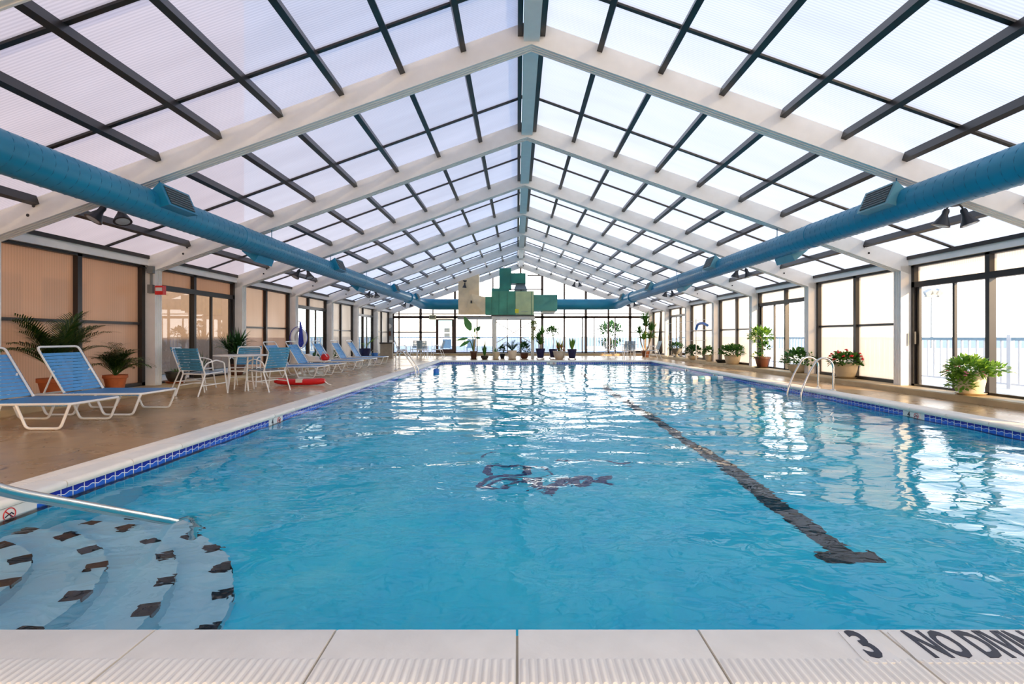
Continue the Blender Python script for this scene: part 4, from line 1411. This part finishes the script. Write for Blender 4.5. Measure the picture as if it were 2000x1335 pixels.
# left palms
p1 = potted('potted_palm', 'large feathery palm in a terracotta pot behind the nearest loungers', (-7.27, 8.05, KZ), 'taper', .22, .34, 'terracotta')
p1.rotation_euler.z = 0
MB().tube([(0, 0, .3), (0, 0, .5)], .035, 8).build('stem', 'stem', p1, True)
for i in range(26):
    az = (1 if i % 2 else -1) * (PI / 2 + random.uniform(-.55, .35))
    frond(p1, (0, 0, .45), az, random.uniform(.10, .85), random.uniform(.75, 1.08), 'leaf_palm', .25, 24, 1.1)
p2 = potted('potted_palm', 'bushy low palm in a terracotta pot beside the left column', (-7.26, 9.25, KZ), 'taper', .19, .30, 'terracotta')
p2.rotation_euler.z = 0
for i in range(24):
    az = random.uniform(-1.9, 1.9)
    frond(p2, (0, 0, .28), az, random.uniform(.15, .85), random.uniform(.45, .70), 'leaf_palm', .19, 18, 1.4)
p3 = potted('potted_plant', 'dark clay bowl with sparse plant on a red saucer by the tinted door', (-7.30, 10.95, KZ), 'bowl', .19, .22, 'pot_dark', 'terracotta')
spikes(p3, (0, 0, .2), 18, .16, .012, 'leaf_mid', .8)
p3b = potted('potted_plant', 'small spiky plant half hidden behind the round table chairs', (-7.30, 11.75, KZ), 'taper', .13, .18, 'pot_dark')
spikes(p3b, (0, 0, .16), 22, .50, .03, 'leaf_dark', .7)
p4 = potted('potted_plant', 'tall dark leafy plant behind the round white table', (-7.25, 13.25, KZ), 'taper', .20, .28, 'pot_brown')
for i in range(4):
    x, y = random.uniform(-.08, .08), random.uniform(-.2, .2)
    MB().tube([(x * .3, y * .3, .25), (x, y, .65 + .1 * i)], .012, 6).build('stem', 'stem', p4)
    spikes(p4, (x * 2, y * 1.6, .45 + .10 * i), 60, .48, .045, 'leaf_dark', 1.5, 'leaf_crown', .9)
p5 = potted('potted_plant', 'navy glazed pot with an arching plant by the litter bin', (-7.35, 24.7, KZ), 'square', .30, .42, 'pot_navy')
for a, L in ((.2, 1.1), (.5, .9), (-.3, .7), (2.2, .5)):
    frond(p5, (0, 0, .38), a, .55, L, 'leaf_light', .16, 14, 1.2)
p6 = potted('potted_plant', 'low green plant on the kerb behind the far loungers', (-7.30, 20.7, KZ), 'bowl', .16, .14, 'pot_dark')
bush(p6, (0, 0, .22), .2, .25, .22, 130, .12, .05, 'leaf_mid')
p6b = potted('potted_plant', 'small dark plant on the kerb between two far loungers', (-7.30, 18.6, KZ), 'bowl', .14, .12, 'pot_dark')
bush(p6b, (0, 0, .2), .16, .2, .2, 90, .12, .05, 'leaf_dark')
bn = thing('litter_bin', 'brown square litter bin with open black top', 'bin', (-6.72, 26.4, 0), .15)
MB().prism([(-.30, -.30), (.30, -.30), (.30, .30), (-.30, .30)], 2, 0, .74).build('body', 'bin_brown', bn)
MB().box(-.33, .33, -.33, .33, .74, .80).build('rim', 'black', bn)
MB().box(-.25, .25, -.305, -.295, .06, .68).build('side_panel', 'bin_brown', bn)
bk = thing('bucket', 'small blue bucket beside the litter bin', 'bucket', (-6.98, 25.1, 0))
MB().lathe([(.13, 0), (.16, .28), (.17, .28), (.17, .30), (.14, .30), (.12, .05)], 18).build('body', 'blue_plastic', bk, True)
MB().tube(arc((0, 0, .29), .17, 0, PI, 10, 'xz'), .006, 5).build('handle', 'steel', bk)

# right-hand pots on the kerb
q = potted('flower_pot', 'large white pot with trailing lime leaves by the clear sliding door', (7.72, 8.72, KZ), 'round', .21, .36, 'pot_cream', 'pot_sand')
q.rotation_euler.z = 0
bush(q, (-.12, -.10, .40), .33, .32, .24, 560, .10, .045, 'leaf_light')
bush(q, (-.26, -.12, .18), .16, .20, .26, 330, .09, .045, 'leaf_light', 'trailing_leaves')
bush(q, (.10, -.28, .42), .18, .26, .13, 190, .09, .045, 'leaf_light', 'side_shoots')
blossoms(q, (-.2, -.12, .32), .26, .26, .2, 10, .018, 'pink_flower')
q = potted('flower_pot', 'tan pot of red geraniums before the opal window', (7.86, 12.25, KZ), 'round', .25, .33, 'pot_sand', 'pot_sand')
bush(q, (0, 0, .38), .38, .38, .22, 620, .09, .055, 'leaf_mid')
blossoms(q, (0, 0, .42), .37, .37, .26, 26, .028, 'red_flower')
q = potted('flower_pot', 'wide bushy planter with white blossoms next to the pool ladder', (7.76, 14.15, KZ), 'bowl', .26, .22, 'pot_sand')
bush(q, (-.08, 0, .32), .44, .55, .34, 900, .10, .05, 'leaf_mid')
blossoms(q, (-.06, 0, .36), .38, .42, .28, 14, .016, 'tile_white')
q = potted('potted_tree', 'ficus tree in a brown ceramic pot by a sliding door', (7.84, 16.35, KZ), 'taper', .25, .32, 'pot_brown', 'pot_dark')
q.rotation_euler.z = 0
MB().tube([(0, 0, .28), (.02, .02, .60), (-.03, 0, .95)], [.024, .02, .014], 7).tube([(.01, .02, .62), (.10, -.05, .98)], .012, 6).tube([(-.02, 0, .85), (-.16, -.06, 1.12)], .010, 6).build('trunk', 'cane', q, True)
bush(q, (-.06, -.02, .98), .36, .36, .28, 330, .16, .06, 'leaf_light')
bush(q, (.02, -.06, .62), .16, .18, .20, 80, .14, .06, 'leaf_mid', 'lower_foliage')
bush(q, (-.16, -.05, .36), .18, .18, .12, 70, .10, .04, 'leaf_mid', 'underplanting')
q = potted('flower_pot', 'sand coloured pot with a wide green bush at mid kerb', (7.76, 18.45, KZ), 'round', .27, .34, 'pot_sand')
bush(q, (0, 0, .42), .46, .46, .26, 560, .11, .07, 'leaf_mid')
q = potted('flower_pot', 'small sand pot with green leaves beside a far right column', (7.70, 20.55, KZ), 'round', .15, .26, 'pot_sand')
bush(q, (0, 0, .34), .24, .26, .22, 180, .11, .07, 'leaf_mid')
q = potted('flower_pot', 'dense round bush in a low bowl near the stone urn', (7.62, 22.2, KZ), 'bowl', .22, .16, 'pot_sand')
bush(q, (0, 0, .30), .34, .36, .30, 330, .12, .07, 'leaf_dark')
q = potted('flower_pot', 'grey stone urn with drooping dark plant', (7.72, 24.8, KZ), 'urn', .26, .42, 'pot_stone')
bush(q, (0, 0, .46), .40, .40, .22, 260, .13, .05, 'leaf_dark')
dk = thing('pot_tray', 'black round tray on the kerb beside the mid pot', 'tray', (7.72, 19.35, KZ))
MB().lathe([(.14, 0), (.20, .07), (.21, .12), (.18, .12), (.12, .03)], 18).build('body', 'black', dk, True)

# yucca and folded parasol at the far right corner
q = potted('potted_tree', 'tall yucca with several crowns in the far corner', (7.05, 28.1, 0), 'taper', .26, .34, 'pot_brown')
q.rotation_euler.z = 0
for x, y, z in ((0, 0, 2.05), (-.30, .1, 1.35), (.32, .0, 1.50), (.05, .1, 1.72), (-.12, -.1, 1.02), (.25, .1, 1.05)):
    MB().tube([(x * .2, y, .30), (x * .8, y, z * .6), (x, y, z)], .03, 7).build('cane', 'cane', q, True)
    spikes(q, (x, y, z - .08), 70, .60, .05, 'leaf_mid', 1.7, 'leaf_crown', .7)
pa = thing('folded_parasol', 'folded dark parasol leaning by the yucca', 'parasol', (8.0, 28.6, 0))
MB().lathe([(.10, .15), (.17, .3), (.12, .9), (.06, 1.6), (.03, 2.0), (.01, 2.1)], 10).build('canopy', 'black', pa, True)
MB().tube([(0, 0, 0), (0, 0, 2.2)], .02, 8).build('pole', 'black', pa)
MB().lathe([(.24, 0), (.24, .05), (.06, .09)], 18).build('base', 'black', pa, True)

# far pool-side plants in front of the air handler
q = potted('potted_tree', 'banana plant with one big upright leaf in a brown pot', (-2.12, 25.0, 0), 'taper', .19, .36, 'pot_brown', 'pot_dark')
q.rotation_euler.z = 0
for (pts, L, w, dx, up_, mt) in (
    ([(0, 0, .3), (-.05, 0, 1.0), (-.15, 0, 1.40)], .78, .36, (-.42, 0, 1), (0, -1, .1), 'leaf_banana'),
    ([(0, 0, .3), (-.15, 0, .85), (-.28, 0, 1.02)], .62, .28, (-1, -.1, -.10), (.1, -.6, 1), 'leaf_banana'),
    ([(0, 0, .3), (-.10, 0, .75), (-.22, 0, .88)], .58, .26, (-.9, -.2, -.45), (0, -.8, 1), 'leaf_banana'),
    ([(0, 0, .3), (.08, 0, .95), (.14, 0, 1.38)], .30, .22, (.5, -.1, .7), (0, -1, .3), 'leaf_dark'),
    ([(0, 0, .3), (.05, 0, .9), (.12, 0, 1.05)], .24, .20, (1, -.1, -.1), (0, -.7, 1), 'leaf_dark'),
    ([(0, 0, .3), (.02, 0, 1.0), (.04, 0, 1.30)], .30, .10, (.1, 0, 1), (0, -1, 0), 'leaf_mid')):
    MB().tube(pts, [.028, .020, .010], 7).build('stalk', 'cane' if dx[0] > 0 else 'leaf_mid', q, True)
    m = MB(); leaf(m, Vector(pts[-1]), Vector(dx), Vector(up_), L, w, .25, 5); m.build('leaf', mt, q)
q = potted('potted_plant', 'snake plant in a dark shallow bowl next to the banana plant', (-1.58, 24.9, 0), 'bowl', .19, .18, 'pot_dark')
spikes(q, (0, 0, .16), 46, .50, .05, 'leaf_mid', .30, 'foliage', .2)
spikes(q, (0, 0, .3), 12, .85, .022, 'leaf_dark', .16, 'tall_stems', .8)
q = potted('potted_plant', 'small pale pot with a thin plant at the stand leg', (-1.02, 24.75, 0), 'taper', .17, .34, 'pot_sand', 'pot_sand')
spikes(q, (0, 0, .32), 16, .32, .03, 'leaf_mid', .9)
q = potted('potted_plant', 'dark leafy plant in a black pot under the air handler', (-.74, 25.75, 0), 'taper', .14, .24, 'black')
bush(q, (0, 0, .42), .14, .14, .22, 130, .12, .06, 'leaf_dark')
q = potted('potted_plant', 'cream round pot with a bushy dark green palm', (-.24, 24.95, 0), 'round', .22, .40, 'pot_cream', 'pot_cream')
q.rotation_euler.z = 0
for i in range(22):
    frond(q, (0, 0, .38), random.uniform(0, 6.3), random.uniform(.15, .8), random.uniform(.50, .66), 'leaf_dark', .15, 14, 1.3)
q = potted('potted_plant', 'brown glazed pot with dark ferny leaves beside the cream pot', (.36, 25.75, 0), 'bowl', .22, .28, 'pot_brown')
bush(q, (0, 0, .45), .26, .22, .34, 230, .20, .05, 'leaf_dark')
q = potted('potted_tree', 'navy pot with a tall cane plant next to the stand leg', (1.14, 25.1, .06), 'square', .24, .46, 'pot_navy')
for x, z in ((-.06, .95), (.05, 1.25), (.0, .75)):
    MB().tube([(x, 0, .4), (x * 1.4, 0, z)], .026, 7).build('cane', 'cane', q)
    spikes(q, (x * 1.4, 0, z - .1), 50, .48, .055, 'leaf_mid', 1.3, 'leaf_crown', .8)
q2 = potted('potted_tree', 'navy pot with thin leafy tree half hidden behind the cream bowl', (1.80, 25.7, .06), 'square', .22, .42, 'pot_navy')
MB().tube([(0, 0, .35), (.03, 0, .8), (-.02, 0, 1.25)], .016, 6).build('trunk', 'stem', q2)
bush(q2, (-.02, 0, 1.20), .32, .3, .32, 240, .15, .07, 'leaf_mid')
q3 = potted('potted_plant', 'cream bowl planter with orange croton leaves', (2.06, 25.0, .0), 'bowl', .29, .40, 'pot_cream')
bush(q3, (-.08, 0, .50), .16, .16, .18, 90, .16, .05, 'orange_leaf')
spikes(q3, (.06, 0, .38), 12, .60, .09, 'leaf_mid', .4, 'broad_leaves', .5)
spikes(q3, (-.12, 0, .38), 10, .60, .09, 'leaf_yellow', .4, 'pale_leaves', .5)
q4 = potted('potted_plant', 'navy pot with bright green strap leaves before the sliding panes', (2.66, 24.8, .06), 'square', .24, .44, 'pot_navy')
spikes(q4, (0, 0, .40), 44, .58, .06, 'leaf_light', .38, 'foliage', .3)
spikes(q4, (0, 0, .45), 8, .70, .05, 'leaf_mid', .3, 'outer_leaves', .3)
for t_, x, y in ((q, 1.14, 25.1), (q2, 1.80, 25.7), (q4, 2.66, 24.8)):
    m = MB()
    for a in (-.16, .16):
        for c in (-.14, .14):
            m.lathe([(.03, -.06), (.035, -.03), (.03, 0)], 8, (a, c, 0))
    m.box(-.18, .18, -.16, .16, -.012, 0)
    m.build('rolling_stand', 'steel', t_)
hg = thing('hanging_plant', 'yellowish trailing plant hung on the stand leg', 'potted plant', (.84, 25.95, 1.15))
MB().lathe([(.07, 0), (.11, .10), (.12, .16), (.10, .16)], 14, (0, 0, .28)).build('basket', 'pot_sand', hg, True)
bush(hg, (0, 0, .48), .18, .10, .26, 170, .12, .05, 'leaf_yellow')
bush(hg, (-.02, 0, .12), .13, .12, .32, 150, .12, .04, 'leaf_yellow', 'trailing_leaves', -1)
MB().tube([(0, 0, .4), (.0, .12, .80)], .006, 5).tube([(0, .12, .8), (0, .285, .80)], .006, 5).build('hanger', 'steel', hg)

# blue water slide arm and wires near the far right columns
ar = thing('rescue_pole_rack', 'white wall rack with three thin rods and a blue curved hook', 'rack', (7.55, 21.6, KZ))
MB().tube([(0, 0, 0), (0, 0, 1.75)], .02, 8).build('post', 'white_tube', ar)
MB().tube(rounded([(0, 0, 1.30), (-.02, -.25, 1.52), (.02, -.75, 1.54), (.05, -1.15, 1.44)], .2), .055, 10).build('blue_hook', 'blue_plastic', ar, True)
for z in (.82, 1.24, 1.66):
    MB().tube([(.0, -1.2, z + .03), (0, 0, z), (.0, 4.2, z - .03)], .009, 5).build('rod', 'white_tube', ar)
MB().tube([(0, 4.1, 0), (0, 4.1, 1.7)], .02, 8).build('post', 'white_tube', ar)

# ------------------------------------------------------------------ outside
def ground(name, x0, x1, y0, y1, z, mat, label):
    o = MB().box(x0, x1, y0, y1, z - .3, z).build(name, mat); o['kind'] = 'structure'; o['label'] = label
ground('ground_terrace_right', XOR + .02, 12.0, -30, 60, -.02, 'terrace', 'pale sunlit terrace outside the clear doors')
ground('ground_sand', 12.0, 90, -60, 60, -.25, 'sand', 'sandy lot beyond the white railing')
ground('ground_terrace_far', -60, 12.0, YE + .02, 42, -.02, 'terrace_blue', 'bluish terrace beyond the gable end')
ground('ground_left', -300, XOL - .02, -30, YE, -.02, 'terrace', 'paved yard beside the bronze windows')
ground('sea', -900, 900, 60, 1500, -2.0, 'sea', 'distant sea under a white sky')
ground('ground_beach', 90, 900, -200, 60, -.6, 'sand', 'distant beach beyond the sandy lot')
def railing(name, p0, p1, step, label):
    t = thing(name, label, 'railing', (0, 0, 0))
    p0, p1 = Vector(p0), Vector(p1)
    L = (p1 - p0).length
    d = (p1 - p0).normalized()
    n = int(L / step)
    pm = MB().box(-.018, .018, -.018, .018, .08, 1.02).mesh('picket', 'rail_white')
    for i in range(n + 1):
        link('picket', pm, t, p0 + d * (i * step))
    a = math.atan2(d.y, d.x)
    for z, hh, m in ((1.05, .07, 'rail_blue'), (.08, .04, 'rail_white')):
        o = MB().box(0, L, -.03, .03, -hh / 2, hh / 2).build('rail', m, t)
        o.location = p0 + Vector((0, 0, z)); o.rotation_euler = (0, 0, a)
    k = int(L / 2.4)
    for i in range(k + 1):
        o = MB().box(-.045, .045, -.045, .045, -.02, 1.14).build('post', 'rail_white', t); o.location = p0 + d * (i * L / k)
railing('railing', (10.6, 6.0, 0), (10.6, 33.5, 0), .20, 'white picket railing outside the clear sliding doors')
railing('railing', (10.6, 38, 0), (-16, 38, 0), .22, 'white picket railing outside the glazed gable end')
lp = thing('light_pole', 'tall floodlight pole standing beyond the white railing', 'light pole', (48.6, 60.0, -.25))
MB().tube([(0, 0, 0), (0, 0, 6.0)], [.16, .10], 8).build('pole', 'grey_metal', lp)
MB().box(-.9, .9, -.1, .1, 5.9, 6.1).build('cross_arm', 'grey_metal', lp)
for x in (-.6, .0, .6):
    MB().obox((x, -.2, 6.5), (.75, .5, .6), Matrix.Rotation(.4, 3, 'X') @ Matrix.Rotation(x, 3, 'Y')).build('lamp_head', 'grey_metal', lp)
bd = thing('outside_building', 'pinkish building with dark glazing beyond the bronze windows', 'building', (-10.4, 0, 0))
MB().box(-6, 0, -22, 19.5, 0, 14).build('wall', 'building_pink', bd)
for y in (9.6, 11.2):
    MB().box(-.05, .03, y, y + 1.1, .1, 2.4).build('window', 'building_dark', bd)
MB().box(-6.2, .5, -22, 19.7, 14, 14.4).build('cornice', 'building_white', bd)
wh = thing('white_house', 'white house with two dark windows and green awning beyond the exit door', 'building', (-8.75, 62, -.02))
MB().box(-6, 6, 0, 8, 0, 6.5).build('wall', 'building_white', wh)
MB().box(-.95, .95, -1.2, 0.2, 2.35, 3.1).build('awning', 'roof_green', wh)
for z in (1.05, 1.65):
    MB().box(-.05, .62, -.06, .04, z, z + .48).build('window', 'building_dark', wh)
def shrub(x, y, rx, h, label, mat):
    t = thing('shrub', label, 'shrub', (x, y, -.02))
    MB().tube([(0, 0, 0), (0, 0, h * .5)], .06, 6).build('stem', 'stem', t)
    bush(t, (0, 0, h * .55), rx, rx, h * .45, 420, .35, .14, mat, 'foliage', -1)
shrub(7.4, 40.5, .95, 2.3, 'grey green shrub beyond the sliding gable panes', 'leaf_dark')
def lounge_out(x, y, label):
    t = thing('outdoor_chair', label, 'chair', (x, y, -.02), PI)
    MB().box(-.3, .3, -.3, .3, .36, .42).build('seat', 'rail_blue', t)
    MB().box(-.3, .3, -.34, -.28, .42, .95).build('backrest', 'rail_blue', t)
    for a in (-.27, .27):
        for c in (-.27, .27):
            MB().box(a - .02, a + .02, c - .02, c + .02, 0, .36).build('leg', 'rail_white', t)
lounge_out(-4.7, 34, 'blue terrace chair seen through the exit door')
lounge_out(-3.1, 34.5, 'blue terrace chair outside behind the banana plant')
